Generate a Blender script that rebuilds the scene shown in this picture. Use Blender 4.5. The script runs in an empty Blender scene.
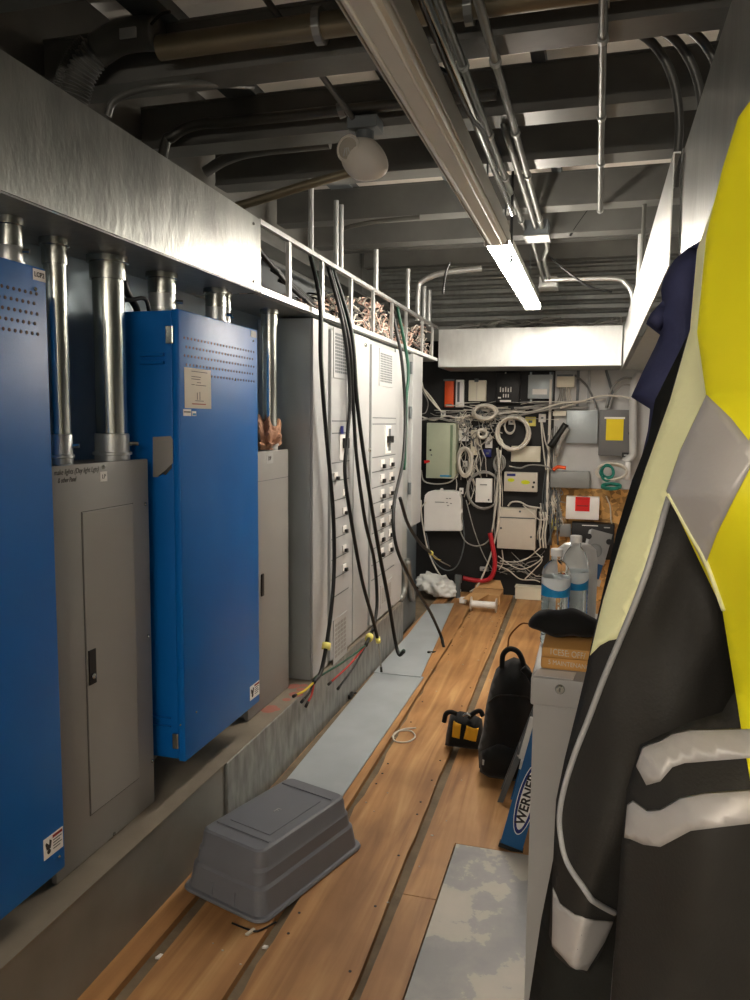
import bpy, bmesh, math, random
from mathutils import Vector, Matrix
from mathutils.geometry import delaunay_2d_cdt
random.seed(7)
SC = bpy.context.scene
COL = SC.collection
R = random.uniform

# ------------------------------------------------------------------ camera model (image 750 x 1000)
F = 775.0; CX, CY = 375.0, 500.0; H = 1.6
dY = Vector((222, -77, F)).normalized()
dn = Vector((-70, 7600, F)); dn -= dn.dot(dY) * dY; dn.normalize()
UP = -dn
dX = dn.cross(dY).normalized()
if dX.x < 0: dX = -dX
def ray(px, py):
    c = Vector((px - CX, py - CY, F)); return Vector((dX.dot(c), dY.dot(c), UP.dot(c)))
EYE = Vector((0, 0, H))
def ax(px, py, x): d = ray(px, py); return EYE + d * (x / d.x)
def ay(px, py, y): d = ray(px, py); return EYE + d * (y / d.y)
def az(px, py, z): d = ray(px, py); return EYE + d * ((z - H) / d.z)

cd = bpy.data.cameras.new('camera'); cam = bpy.data.objects.new('camera', cd); COL.objects.link(cam)
cd.sensor_fit = 'VERTICAL'; cd.sensor_height = 36; cd.lens = F / 1000 * 36; cd.clip_start = 0.02
fw = Vector((dX.z, dY.z, UP.z)); rt = Vector((dX.x, dY.x, UP.x)); dw = Vector((dX.y, dY.y, UP.y))
m3 = Matrix((rt, -dw, -fw)).transposed()
cam.matrix_world = Matrix.Translation(EYE) @ m3.to_4x4()
SC.camera = cam
SC.view_settings.view_transform = 'Standard'; SC.view_settings.look = 'None'
SC.view_settings.gamma = 1; SC.view_settings.use_curve_mapping = False
SC.view_settings.exposure = 1.9

# ------------------------------------------------------------------ materials
def srgb(c):
    return tuple(((v / 255) / 12.92 if v / 255 <= 0.04045 else ((v / 255 + 0.055) / 1.055) ** 2.4) for v in c)
MATS = {}
def pm(name, rgb, rough=0.5, metal=0.0, var=0.12, scale=6.0, bump=0.0, bscale=60.0, stretch=(1, 1, 1), spec=0.5, coat=0, rvar=0.0, trans=0, ior=1.45, emit=None, sheen=0, voro=False):
    m = bpy.data.materials.new(name); m.use_nodes = True
    nt = m.node_tree; b = nt.nodes['Principled BSDF']; L = nt.links
    c = srgb(rgb)
    b.inputs['Roughness'].default_value = rough; b.inputs['Metallic'].default_value = metal
    b.inputs['Specular IOR Level'].default_value = spec; b.inputs['IOR'].default_value = ior
    if coat: b.inputs['Coat Weight'].default_value = coat
    if trans: b.inputs['Transmission Weight'].default_value = trans
    if sheen: b.inputs['Sheen Weight'].default_value = sheen
    tc = nt.nodes.new('ShaderNodeTexCoord'); mp = nt.nodes.new('ShaderNodeMapping'); mp.inputs['Scale'].default_value = stretch
    L.new(tc.outputs['Object'], mp.inputs['Vector'])
    if voro:
        n = nt.nodes.new('ShaderNodeTexVoronoi'); n.inputs['Scale'].default_value = scale
        bw = nt.nodes.new('ShaderNodeRGBToBW'); L.new(mp.outputs[0], n.inputs['Vector']); L.new(n.outputs['Color'], bw.inputs[0]); fac = bw.outputs[0]
    else:
        n = nt.nodes.new('ShaderNodeTexNoise'); n.inputs['Scale'].default_value = scale; n.inputs['Detail'].default_value = 6
        L.new(mp.outputs[0], n.inputs['Vector']); fac = n.outputs['Fac']
    rp = nt.nodes.new('ShaderNodeValToRGB')
    rp.color_ramp.elements[0].position = 0.3; rp.color_ramp.elements[1].position = 0.7
    rp.color_ramp.elements[0].color = (*[max(0, v * (1 - var)) for v in c], 1)
    rp.color_ramp.elements[1].color = (*[min(1, v * (1 + var)) for v in c], 1)
    L.new(fac, rp.inputs[0]); L.new(rp.outputs[0], b.inputs['Base Color'])
    if rvar:
        mr = nt.nodes.new('ShaderNodeMapRange'); mr.inputs[3].default_value = rough - rvar; mr.inputs[4].default_value = rough + rvar
        L.new(fac, mr.inputs[0]); L.new(mr.outputs[0], b.inputs['Roughness'])
    if bump:
        n2 = nt.nodes.new('ShaderNodeTexNoise'); n2.inputs['Scale'].default_value = bscale; n2.inputs['Detail'].default_value = 4
        bp = nt.nodes.new('ShaderNodeBump'); bp.inputs['Strength'].default_value = bump; bp.inputs['Distance'].default_value = 0.01
        L.new(mp.outputs[0], n2.inputs['Vector']); L.new(n2.outputs['Fac'], bp.inputs['Height']); L.new(bp.outputs[0], b.inputs['Normal'])
    if emit:
        b.inputs['Emission Color'].default_value = (*srgb(emit[0]), 1); b.inputs['Emission Strength'].default_value = emit[1]
    MATS[name] = m
    return m
M = MATS
pm('galv', (166, 168, 164), 0.36, 0.85, 0.26, 7, 0.22, 42, stretch=(1, 1, 0.4), rvar=0.08)
pm('galv_dull', (150, 152, 148), 0.45, 0.7, 0.10, 22, 0.12, 40, stretch=(1, 1, 0.4))
pm('galv_bright', (212, 214, 212), 0.36, 0.8, 0.06, 30, 0.08, 40, stretch=(1, 1, 0.4), rvar=0.06)
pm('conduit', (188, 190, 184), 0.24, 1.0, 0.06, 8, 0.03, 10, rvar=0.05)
pm('steel_beam', (104, 104, 100), 0.42, 0.4, 0.14, 5, 0.08, 20)
pm('deck', (216, 210, 200), 0.6, 0.15, 0.12, 3, 0.05, 12)
pm('wall_sheet', (150, 164, 172), 0.35, 0.45, 0.12, 3, 0.05, 6)
pm('blue', (6, 104, 184), 0.38, 0.0, 0.05, 3, 0.02, 220, spec=0.3)
pm('blue_dark', (8, 30, 52), 0.6)
pm('panel_grey', (148, 146, 141), 0.42, 0.0, 0.04, 3, 0.02, 250)
pm('gear_grey', (176, 178, 178), 0.4, 0.0, 0.04, 3, 0.02, 250)
pm('gear_side', (166, 172, 170), 0.42, 0.2, 0.08, 4)
pm('gear_dark', (92, 98, 100), 0.5)
pm('curb_paint', (132, 130, 122), 0.42, 0.35, 0.16, 4, 0.03, 40)
pm('curb_galv', (150, 152, 148), 0.5, 0.6, 0.28, 26, 0.15, 40, stretch=(1, 1, 0.35))
pm('curb_top', (140, 130, 115), 0.6, 0.1, 0.18, 5)
pm('dirt', (118, 104, 84), 0.85, 0, 0.25, 9, 0.2, 40)
pm('board_grey', (172, 180, 184), 0.45, 0.2, 0.08, 4, 0.04, 30)
pm('black', (20, 20, 20), 0.5)
pm('black_paint', (22, 21, 21), 0.6, 0, 0.25, 4, 0.05, 30)
pm('black_rubber', (16, 18, 17), 0.42, 0, 0.1)
pm('green_cable', (20, 78, 58), 0.4)
pm('white_plastic', (236, 234, 230), 0.4, 0, 0.03)
pm('white_paper', (236, 232, 226), 0.7, 0, 0.03)
pm('cream', (222, 216, 196), 0.45, 0, 0.04)
pm('beige_box', (204, 196, 182), 0.5, 0, 0.04)
pm('beige_green', (176, 184, 160), 0.45, 0, 0.04)
pm('beige_green_side', (120, 140, 112), 0.5)
pm('light_grey_box', (164, 172, 174), 0.4, 0.25, 0.06)
pm('dark_grey_box', (104, 104, 104), 0.5, 0, 0.05)
pm('mid_grey_box', (140, 142, 140), 0.45, 0.3, 0.06)
pm('wall_light', (190, 190, 188), 0.6, 0, 0.06)
pm('orange', (226, 84, 28), 0.5)
pm('yellow_paper', (240, 214, 30), 0.6, 0, 0.03)
pm('red_label', (214, 24, 24), 0.6, 0, 0.03)
pm('red_hose', (178, 34, 44), 0.45)
pm('cable_white', (214, 208, 196), 0.5)
pm('cable_grey', (150, 148, 142), 0.5)
pm('teal_cable', (20, 120, 104), 0.5)
pm('blue_dev', (24, 32, 110), 0.4)
pm('lime_mark', (206, 214, 20), 0.6)
pm('tape_yellow', (232, 222, 120), 0.5)
pm('wire_red', (176, 44, 36), 0.5)
pm('wire_yellow', (214, 190, 40), 0.5)
pm('wire_pink', (232, 196, 180), 0.55, 0, 0.12)
pm('tote', (116, 118, 124), 0.42, 0, 0.04, 5, 0.03, 200)
pm('cardboard', (190, 148, 98), 0.8, 0, 0.08, 5)
pm('carton', (204, 152, 84), 0.7, 0, 0.10, 8)
pm('carton_edge', (120, 76, 34), 0.75, 0, 0.1)
pm('paper_brown', (168, 124, 96), 0.8, 0, 0.12)
pm('bag_plastic', (226, 226, 222), 0.4, 0, 0.06)
pm('black_cloth', (17, 17, 16), 0.8, 0, 0.2, 12, 0.1, 300, spec=0.3, sheen=0.1)
pm('coat_black', (48, 46, 42), 0.62, 0, 0.12, 8, 0.10, 260, spec=0.4)
pm('coat_dark', (34, 34, 30), 0.75, 0, 0.12, 8, 0.10, 260, spec=0.3)
pm('navy', (66, 70, 104), 0.8, 0, 0.1, 20, 0.12, 300, spec=0.3)
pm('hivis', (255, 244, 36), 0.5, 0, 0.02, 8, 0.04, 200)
pm('hivis_pale_overlit', (255, 255, 200), 0.5, 0, 0.02, 8, 0.04, 200)  # hi-vis yellow paled to paint in the sleeve's overexposed light; also the binding
pm('silver_tape', (196, 192, 188), 0.42, 0.15, 0.04, 10, 0.03, 200)
pm('piping', (176, 176, 174), 0.5)
pm('yellow_cloth', (236, 176, 36), 0.7, 0, 0.06)
pm('fiberglass', (18, 88, 138), 0.5, 0, 0.06)
pm('alum', (190, 190, 186), 0.4, 0.8, 0.08)
pm('cap_grey', (170, 170, 168), 0.5)
pm('grey_stand', (166, 164, 160), 0.42, 0, 0.04, 3, 0.02, 220)
pm('pet', (250, 253, 254), 0.03, 0, 0.0, trans=1.0, ior=1.14)
pm('water', (240, 248, 250), 0.02, 0, 0.0, trans=1.0, ior=1.2)
pm('label_blue', (28, 140, 196), 0.4, 0, 0.18, 30)
pm('label_white', (232, 238, 240), 0.4)
pm('lens_off', (226, 222, 208), 0.35, 0.0, 0.05, 3, spec=0.5)
pm('fixture', (176, 172, 162), 0.4, 0.3, 0.05)
pm('head_shell', (206, 200, 188), 0.45, 0, 0.03)
pm('head_lens', (196, 190, 176), 0.15, 0.3, 0.05)
pm('pipe_paint', (120, 112, 92), 0.42, 0.5, 0.12, 6)
pm('flex_dark', (96, 96, 92), 0.4, 0.3)
pm('tube_lit', (255, 250, 240), 0.4, emit=((255, 245, 232), 23.0))
pm('tube_fill', (255, 244, 226), 0.4, emit=((255, 242, 226), 26.0))  # glow of the added fill lamp behind the camera
pm('conduit_dark', (104, 104, 99), 0.42, 0.8, 0.1, 8, 0.03, 10)  # darker conduit colour for the overhead runs
pm('pink_chalk', (168, 106, 92), 0.7)
pm('spool_clear', (226, 216, 206), 0.3, 0, 0.04, trans=0.35)
pm('ink', (50, 46, 44), 0.7)
pm('ink_red', (140, 40, 36), 0.7)
pm('oval_blue', (20, 40, 110), 0.5)
pm('sticker_tan', (206, 198, 180), 0.55, 0, 0.05)

def wood():
    m = bpy.data.materials.new('wood'); m.use_nodes = True; nt = m.node_tree; L = nt.links; b = nt.nodes['Principled BSDF']
    tc = nt.nodes.new('ShaderNodeTexCoord')
    mp = nt.nodes.new('ShaderNodeMapping'); mp.inputs['Scale'].default_value = (9, 0.6, 1)
    n = nt.nodes.new('ShaderNodeTexNoise'); n.inputs['Scale'].default_value = 1.6; n.inputs['Detail'].default_value = 8; n.inputs['Distortion'].default_value = 1.2
    L.new(tc.outputs['Object'], mp.inputs[0]); L.new(mp.outputs[0], n.inputs['Vector'])
    r = nt.nodes.new('ShaderNodeValToRGB'); e = r.color_ramp.elements
    e[0].position = 0.28; e[0].color = (*srgb((150, 105, 60)), 1); e[1].position = 0.75; e[1].color = (*srgb((206, 164, 110)), 1)
    k = e.new(0.5); k.color = (*srgb((182, 134, 82)), 1)
    L.new(n.outputs['Fac'], r.inputs[0])
    n2 = nt.nodes.new('ShaderNodeTexNoise'); n2.inputs['Scale'].default_value = 2.2; n2.inputs['Detail'].default_value = 5
    L.new(tc.outputs['Object'], n2.inputs['Vector'])
    r2 = nt.nodes.new('ShaderNodeValToRGB'); r2.color_ramp.elements[0].position = 0.35; r2.color_ramp.elements[1].position = 0.62
    r2.color_ramp.elements[0].color = (0.62, 0.56, 0.50, 1); r2.color_ramp.elements[1].color = (1, 1, 1, 1)
    L.new(n2.outputs['Fac'], r2.inputs[0])
    mx = nt.nodes.new('ShaderNodeMix'); mx.data_type = 'RGBA'; mx.blend_type = 'MULTIPLY'; mx.inputs[0].default_value = 0.8
    L.new(r.outputs[0], mx.inputs[6]); L.new(r2.outputs[0], mx.inputs[7]); L.new(mx.outputs[2], b.inputs['Base Color'])
    b.inputs['Roughness'].default_value = 0.55
    bp = nt.nodes.new('ShaderNodeBump'); bp.inputs['Strength'].default_value = 0.12; bp.inputs['Distance'].default_value = 0.01
    L.new(n.outputs['Fac'], bp.inputs['Height']); L.new(bp.outputs[0], b.inputs['Normal'])
    M['wood'] = m
wood()
def worn_plate():
    m = bpy.data.materials.new('worn_plate'); m.use_nodes = True; nt = m.node_tree; L = nt.links; b = nt.nodes['Principled BSDF']
    tc = nt.nodes.new('ShaderNodeTexCoord')
    n = nt.nodes.new('ShaderNodeTexNoise'); n.inputs['Scale'].default_value = 3.4; n.inputs['Detail'].default_value = 9; n.inputs['Roughness'].default_value = 0.62
    L.new(tc.outputs['Object'], n.inputs['Vector'])
    r = nt.nodes.new('ShaderNodeValToRGB'); e = r.color_ramp.elements
    e[0].position = 0.40; e[0].color = (*srgb((134, 134, 134)), 1); e[1].position = 0.62; e[1].color = (*srgb((178, 172, 160)), 1)
    k = e.new(0.5); k.color = (*srgb((146, 145, 142)), 1); k = e.new(0.515); k.color = (*srgb((172, 167, 156)), 1)
    L.new(n.outputs['Fac'], r.inputs[0]); L.new(r.outputs[0], b.inputs['Base Color'])
    b.inputs['Roughness'].default_value = 0.5; b.inputs['Metallic'].default_value = 0.1
    M['worn_plate'] = m
worn_plate()
def osb():
    m = pm('osb', (186, 142, 84), 0.8, 0, 0.4, 28, 0.3, 40, voro=True)
osb()

# ------------------------------------------------------------------ mesh helpers
def NB(): return bmesh.new()
def box(bm, x0, x1, y0, y1, z0, z1, bev=0.0):
    v = [bm.verts.new((x, y, z)) for x in (x0, x1) for y in (y0, y1) for z in (z0, z1)]
    fs = []
    for q in ((0, 1, 3, 2), (4, 6, 7, 5), (0, 4, 5, 1), (2, 3, 7, 6), (0, 2, 6, 4), (1, 5, 7, 3)):
        fs.append(bm.faces.new([v[i] for i in q]))
    bmesh.ops.recalc_face_normals(bm, faces=fs)
    if bev:
        es = {e for f in fs for e in f.edges}
        bmesh.ops.bevel(bm, geom=list(es), offset=bev, segments=2, affect='EDGES', profile=0.5)
    return bm
def prism(bm, pts, vec):
    "closed prism from polygon pts (3D) swept along vec"
    n = len(pts); vec = Vector(vec)
    a = [bm.verts.new(p) for p in pts]; b = [bm.verts.new(Vector(p) + vec) for p in pts]
    fs = [bm.faces.new(a), bm.faces.new(b[::-1])]
    for i in range(n):
        j = (i + 1) % n
        fs.append(bm.faces.new((a[i], b[i], b[j], a[j])))
    bmesh.ops.recalc_face_normals(bm, faces=fs)
    return bm
def frame_of(d):
    d = d.normalized(); u = Vector((0, 0, 1)) if abs(d.z) < 0.9 else Vector((1, 0, 0))
    a = d.cross(u).normalized(); return a, d.cross(a).normalized()
def smooth_pts(pts, n=6):
    pts = [Vector(p) for p in pts]
    if len(pts) < 3: return pts
    out = []
    P = [2 * pts[0] - pts[1]] + pts + [2 * pts[-1] - pts[-2]]
    for i in range(1, len(P) - 2):
        p0, p1, p2, p3 = P[i - 1:i + 3]
        for k in range(n):
            t = k / n
            out.append(0.5 * ((2 * p1) + (p2 - p0) * t + (2 * p0 - 5 * p1 + 4 * p2 - p3) * t * t + (3 * p1 - p0 - 3 * p2 + p3) * t ** 3))
    out.append(pts[-1]); return out
def tube(bm, pts, r, seg=10, sm=0, closed=False, rfun=None):
    pts = [Vector(p) for p in pts]
    if sm: pts = smooth_pts(pts, sm)
    rings = []; a = None
    n = len(pts)
    for i, p in enumerate(pts):
        d = (pts[(i + 1) % n] - pts[i - 1]) if closed else (pts[min(i + 1, n - 1)] - pts[max(i - 1, 0)])
        if d.length < 1e-7: d = Vector((0, 0, 1))
        d.normalize()
        if a is None: a, b = frame_of(d)
        else:
            a = (a - d * a.dot(d))
            if a.length < 1e-6: a, b = frame_of(d)
            a.normalize(); b = d.cross(a)
        rr = rfun(i / max(1, n - 1)) if rfun else r
        rings.append([bm.verts.new(p + (a * math.cos(2 * math.pi * k / seg) + b * math.sin(2 * math.pi * k / seg)) * rr) for k in range(seg)])
    fs = []
    for i in range(n if closed else n - 1):
        A, B = rings[i], rings[(i + 1) % n]
        for k in range(seg):
            fs.append(bm.faces.new((A[k], A[(k + 1) % seg], B[(k + 1) % seg], B[k])))
    if not closed:
        fs.append(bm.faces.new(rings[0][::-1])); fs.append(bm.faces.new(rings[-1]))
    return bm
def lathe(bm, prof, c, seg=24, axis=Vector((0, 0, 1))):
    "prof: list of (r, h) along axis from c"
    a, b = frame_of(axis); axis = axis.normalized(); rings = []
    for r, h in prof:
        rings.append([bm.verts.new(Vector(c) + axis * h + (a * math.cos(2 * math.pi * k / seg) + b * math.sin(2 * math.pi * k / seg)) * max(r, 1e-4)) for k in range(seg)])
    for A, B in zip(rings, rings[1:]):
        for k in range(seg): bm.faces.new((A[k], A[(k + 1) % seg], B[(k + 1) % seg], B[k]))
    bm.faces.new(rings[0][::-1]); bm.faces.new(rings[-1])
    return bm

LOC = {}
def fin(bm, name, mat, parent=None, smooth=False, auto=None):
    bmesh.ops.recalc_face_normals(bm, faces=bm.faces[:])
    base = Vector((0, 0, 0))
    if parent is not None: base = LOC[parent.name]
    if base.length: bmesh.ops.translate(bm, verts=bm.verts[:], vec=-base)
    me = bpy.data.meshes.new(name); bm.to_mesh(me); bm.free()
    ms = mat if isinstance(mat, (list, tuple)) else [mat]
    for q in ms: me.materials.append(M[q])
    if smooth or auto:
        for p in me.polygons: p.use_smooth = True
        if auto: me.set_sharp_from_angle(angle=math.radians(auto))
    o = bpy.data.objects.new(name, me); COL.objects.link(o)
    if parent is not None:
        o.parent = parent
    LOC[o.name] = base
    return o
def thing(name, label, cat, loc, group=None):
    o = bpy.data.objects.new(name, None); COL.objects.link(o); o.location = loc; o.empty_display_size = 0.05
    o['label'] = label; o['category'] = cat
    if group: o['group'] = group
    LOC[o.name] = Vector(loc); return o
def tag(o, label, cat, group=None, kind=None):
    # a single-mesh thing: put its origin at the middle of its own base
    me = o.data
    if len(me.vertices):
        vs = [v.co for v in me.vertices]
        c = Vector(((min(v.x for v in vs) + max(v.x for v in vs)) / 2, (min(v.y for v in vs) + max(v.y for v in vs)) / 2, min(v.z for v in vs)))
        me.transform(Matrix.Translation(-c)); o.location = c; LOC[o.name] = c
    o['label'] = label; o['category'] = cat
    if group: o['group'] = group
    if kind: o['kind'] = kind
    return o
def struct(bm, name, mat, **k):
    o = fin(bm, name, mat, **k); o['kind'] = 'structure'; return o
def text(s, p, right, up, size, mat, parent, name='lettering', depth=0.0006, stretch=1.0, shear=0.0, bold=0.0):
    cu = bpy.data.curves.new('t', 'FONT'); cu.body = s; cu.size = 1; cu.align_x = 'CENTER'; cu.align_y = 'CENTER'; cu.extrude = 0.0; cu.shear = shear; cu.offset = bold
    t = bpy.data.objects.new('t', cu); COL.objects.link(t)
    dg = bpy.context.evaluated_depsgraph_get(); me = bpy.data.meshes.new_from_object(t.evaluated_get(dg))
    bpy.data.objects.remove(t); bpy.data.curves.remove(cu)
    right = Vector(right).normalized(); up = Vector(up).normalized(); nrm = right.cross(up)
    bm = NB(); bm.from_mesh(me); bpy.data.meshes.remove(me)
    for v in bm.verts: v.co = Vector(p) + right * v.co.x * size * stretch + up * v.co.y * size + nrm * depth
    g = bmesh.ops.extrude_face_region(bm, geom=bm.faces[:])
    bmesh.ops.translate(bm, verts=[v for v in g['geom'] if isinstance(v, bmesh.types.BMVert)], vec=-nrm * depth)
    return fin(bm, name, mat, parent)

def pt_in(p, x, z):
    c = False; j = len(p) - 1
    for i in range(len(p)):
        xi, zi = p[i]; xj, zj = p[j]
        if (zi > z) != (zj > z) and x < (xj - xi) * (z - zi) / (zj - zi) + xi: c = not c
        j = i
    return c
def poly_grid(pts2, step):
    "flat polygon in (u,v) meshed with even triangles; returns bmesh with co=(u,0,v)"
    B = []
    n = len(pts2)
    for i in range(n):
        a, b = Vector(pts2[i]), Vector(pts2[(i + 1) % n]); k = max(1, int((b - a).length / step))
        B += [a + (b - a) * (q / k) for q in range(k)]
    nb = len(B); V = list(B)
    us = [p[0] for p in pts2]; ws = [p[1] for p in pts2]
    row = 0; z = min(ws)
    while z < max(ws):
        x = min(us) + (step / 2 if row % 2 else 0)
        while x < max(us):
            if pt_in(pts2, x, z) and min(seg_dist((x, z), pts2[i], pts2[(i + 1) % n]) for i in range(n)) > 0.45 * step: V.append(Vector((x, z)))
            x += step
        z += step * 0.87; row += 1
    vv, ee, ff, _, _, _ = delaunay_2d_cdt(V, [(i, (i + 1) % nb) for i in range(nb)], [list(range(nb))], 1, 1e-6)
    bm = NB(); bv = [bm.verts.new((v.x, 0, v.y)) for v in vv]
    for f in ff:
        if len(set(f)) >= 3: bm.faces.new([bv[i] for i in f])
    for v in [v for v in bm.verts if not v.link_faces]: bm.verts.remove(v)
    return bm
def seg_dist(p, a, b):
    abx, abz = b[0] - a[0], b[1] - a[1]; l = abx * abx + abz * abz
    t = 0 if l == 0 else max(0, min(1, ((p[0] - a[0]) * abx + (p[1] - a[1]) * abz) / l))
    return math.hypot(p[0] - a[0] - t * abx, p[1] - a[1] - t * abz)
class Pillow:
    "cloth or bag volume: outline in the plane y=Y0, swelling by T towards its middle"
    def __init__(s, pts, Y0, T, Rr, fold=None, back=None):
        s.p = pts; s.Y0 = Y0; s.T = T; s.R = Rr; s.fold = fold or (lambda x, z: 0); s.back = T if back is None else back
    def d(s, x, z):
        n = len(s.p); return min(seg_dist((x, z), s.p[i], s.p[(i + 1) % n]) for i in range(n))
    def inside(s, x, z):
        c = False; n = len(s.p); j = n - 1
        for i in range(n):
            xi, zi = s.p[i]; xj, zj = s.p[j]
            if (zi > z) != (zj > z) and x < (xj - xi) * (z - zi) / (zj - zi) + xi: c = not c
            j = i
        return c
    def f(s, x, z):
        d = s.d(x, z); t = min(d / s.R, 1); return math.sin(t * math.pi / 2), min(1, d / 0.05)
    def front(s, x, z):
        if not s.inside(x, z): return s.Y0
        a, g = s.f(x, z); return s.Y0 - s.T * a - s.fold(x, z) * g
    def mesh(s, step, zone=None):
        bm = poly_grid(s.p, step)
        fa = [[v.index for v in f.verts] for f in (bm.verts.index_update() or bm.faces)]
        co = [v.co.copy() for v in bm.verts]; bm.free()
        ZN = Pillow(zone, 0, 0, 1) if zone else None
        out = NB(); A = []; B = []
        for c in co:
            a, g = s.f(c.x, c.z); 
            if s.d(c.x, c.z) < 1e-5:
                v = out.verts.new((c.x, s.Y0, c.z)); A.append(v); B.append(v)
            else:
                fo = s.fold(c.x, c.z) * g
                A.append(out.verts.new((c.x, s.Y0 - s.T * a - fo, c.z))); B.append(out.verts.new((c.x, s.Y0 + s.back * a, c.z)))
        for f in fa:
            mi = 0
            if zone:
                ok = lambda c: any(seg_dist((c.x, c.z), zone[i], zone[(i + 1) % len(zone)]) < 1.5e-3 for i in range(len(zone))) or Pillow.inside(ZN, c.x, c.z)
                mi = int(all(ok(co[i]) for i in f))
            try: out.faces.new([A[i] for i in f]).material_index = mi
            except ValueError: pass
            try: out.faces.new([B[i] for i in reversed(f)])
            except ValueError: pass
        return out
    def overlay(s, pts, step, eps=0.002):
        bm = poly_grid(pts, step)
        for v in bm.verts: v.co.y = s.front(v.co.x, v.co.z) - eps
        g = bmesh.ops.extrude_face_region(bm, geom=bm.faces[:])
        bmesh.ops.translate(bm, verts=[v for v in g['geom'] if isinstance(v, bmesh.types.BMVert)], vec=(0, eps * 0.9, 0))
        return bm

# ================================================================== THE ROOM
Y0R = -4.8
YB = 7.2            # back wall
DZ = 3.24           # underside of the roof deck
bm = NB(); box(bm, -2.0, 0.75, Y0R, YB, -0.06, -0.025); floor = struct(bm, 'floor', 'dirt')
def plank(pl, name='floor_plank', mat='wood', z=0.0):
    bm = NB(); prism(bm, [Vector((x, y, z)) for x, y in pl], (0, 0, -0.026))
    o = fin(bm, name, mat, floor); o['kind'] = 'structure'; return o
def jag(x, y0, y1, n, a): return [(x(y0 + (y1 - y0) * k / n) + (R(-a, a) if 0 < k < n else 0), y0 + (y1 - y0) * k / n) for k in range(n + 1)]
s1r = lambda y: -1.245
s1b = lambda y: -1.195
s2l = lambda y: -0.943 - 0.012 * max(0, y - 3)
s2r = lambda y: -0.905 - 0.025 * max(0, y - 3.0)
s3l = lambda y: -0.608 - 0.016 * max(0, y - 2)
s3r = lambda y: -0.570 - 0.014 * max(0, y - 2)
plank([(-1.34, Y0R)] + [(-1.245, Y0R), (-1.245, YB), (-1.34, YB)])
plank([(-1.195, Y0R)] + [(s2l(y), y) for y in (Y0R, 3, 5, YB)] + [(-1.195, YB)])
plank(jag(s2r, Y0R, YB, 110, 0.009)[::-1] + jag(s3l, Y0R, YB, 90, 0.004))
plank([(s3r(Y0R), Y0R), (-0.462, Y0R), (-0.462, 2.42), (s3r(2.42), 2.42)])
plank([(s3r(2.424), 2.424), (-0.462, 2.424), (-0.462, 2.79), (0.7, 2.79), (0.7, YB), (s3r(YB), YB)])
plank([(-0.456, Y0R), (0.7, Y0R), (0.7, 2.78), (-0.456, 2.78)], 'floor_plate', 'worn_plate', 0.004)
# nail heads along the planks
bm = NB()
for k in range(46):
    y = 1.7 + k * 0.105
    for xx in (s2r(y) + 0.03, s3l(y) - 0.03):
        if R(0, 1) < 0.45: lathe(bm, [(0.005, 0), (0.005, 0.0015)], (xx + R(-0.006, 0.006), y, 0), 6)
o = fin(bm, 'nail_heads', 'ink', floor); o['kind'] = 'stuff'

bm = NB()
box(bm, -1.70, -1.62, Y0R, YB, -0.02, 2.14); struct(bm, 'wall_left', 'wall_sheet')
bm = NB(); box(bm, -2.06, -2.0, Y0R, YB, -0.02, DZ); struct(bm, 'wall_left_outer', 'galv_dull')
bm = NB(); box(bm, 0.66, 0.74, Y0R, YB, -0.02, DZ); struct(bm, 'wall_right', 'wall_light')
bm = NB(); box(bm, -2.06, 0.74, YB, YB + 0.06, -0.02, DZ)
for k in range(9): tube(bm, [(-2.0, YB - 0.005, 2.5 + 0.08 * k), (0.7, YB - 0.005, 2.5 + 0.08 * k)], 0.022, 8)
struct(bm, 'wall_back', 'galv_dull')
# corrugated roof deck
bm = NB()
prof = []
y = Y0R
while y < YB:
    prof += [(y, DZ), (y + 0.10, DZ), (y + 0.125, DZ + 0.045), (y + 0.19, DZ + 0.045)]; y += 0.215
pts = [Vector((-2.06, a, b)) for a, b in prof] + [Vector((-2.06, prof[-1][0], DZ + 0.09)), Vector((-2.06, Y0R, DZ + 0.09))]
prism(bm, pts, (2.8, 0, 0)); struct(bm, 'ceiling', 'deck')
# curb along the left wall
bm = NB(); box(bm, -1.62, -1.325, Y0R, 2.588, -0.02, 0.286); 
struct(bm, 'trim_1', ['curb_paint'])
bm = NB(); box(bm, -1.62, -1.315, 2.592, 5.42, -0.02, 0.29, 0.004); struct(bm, 'trim_2', 'curb_galv')
bm = NB(); box(bm, -1.62, -1.318, Y0R, 5.42, 0.2901, 0.2935); struct(bm, 'trim_3', 'curb_top')
bm = NB()
for k in range(9):
    c = (R(-1.40, -1.335), R(3.12, 3.5), 0.2938); lathe(bm, [(R(0.02, 0.04), 0), (0.012, 0.0006)], c, 9)
tag(fin(bm, 'chalk_dust', 'pink_chalk'), 'smear of pink chalk dust on the curb beside the hanging wire ends', 'dust', kind='stuff')

# ------------------------------------------------------------------ ceiling joists
def joist(y, x0, x1, ords, zb=2.75, h=0.18, w=0.13):
    t = thing('ceiling_joist', ords, 'beam', ((x0 + x1) / 2, y + w / 2, zb), 'steel joists under the roof deck')
    t['kind'] = 'structure'
    bm = NB(); box(bm, x0, x1, y, y + w, zb, zb + 0.012); fin(bm, 'flange', 'steel_beam', t)
    bm = NB(); box(bm, x0, x1, y, y + w, zb + h - 0.012, zb + h - 0.002); fin(bm, 'flange', 'steel_beam', t)
    bm = NB(); box(bm, x0, x1, y + 0.004, y + 0.02, zb + 0.012, zb + h - 0.012); fin(bm, 'web', 'steel_beam', t)
    bm = NB()
    for xx in (x0 + 0.01, -0.9, -0.02, 0.35):
        box(bm, xx, xx + 0.01, y + 0.02, y + w, zb + 0.012, zb + h - 0.012)
    fin(bm, 'stiffeners', 'steel_beam', t)
    return t
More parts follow.
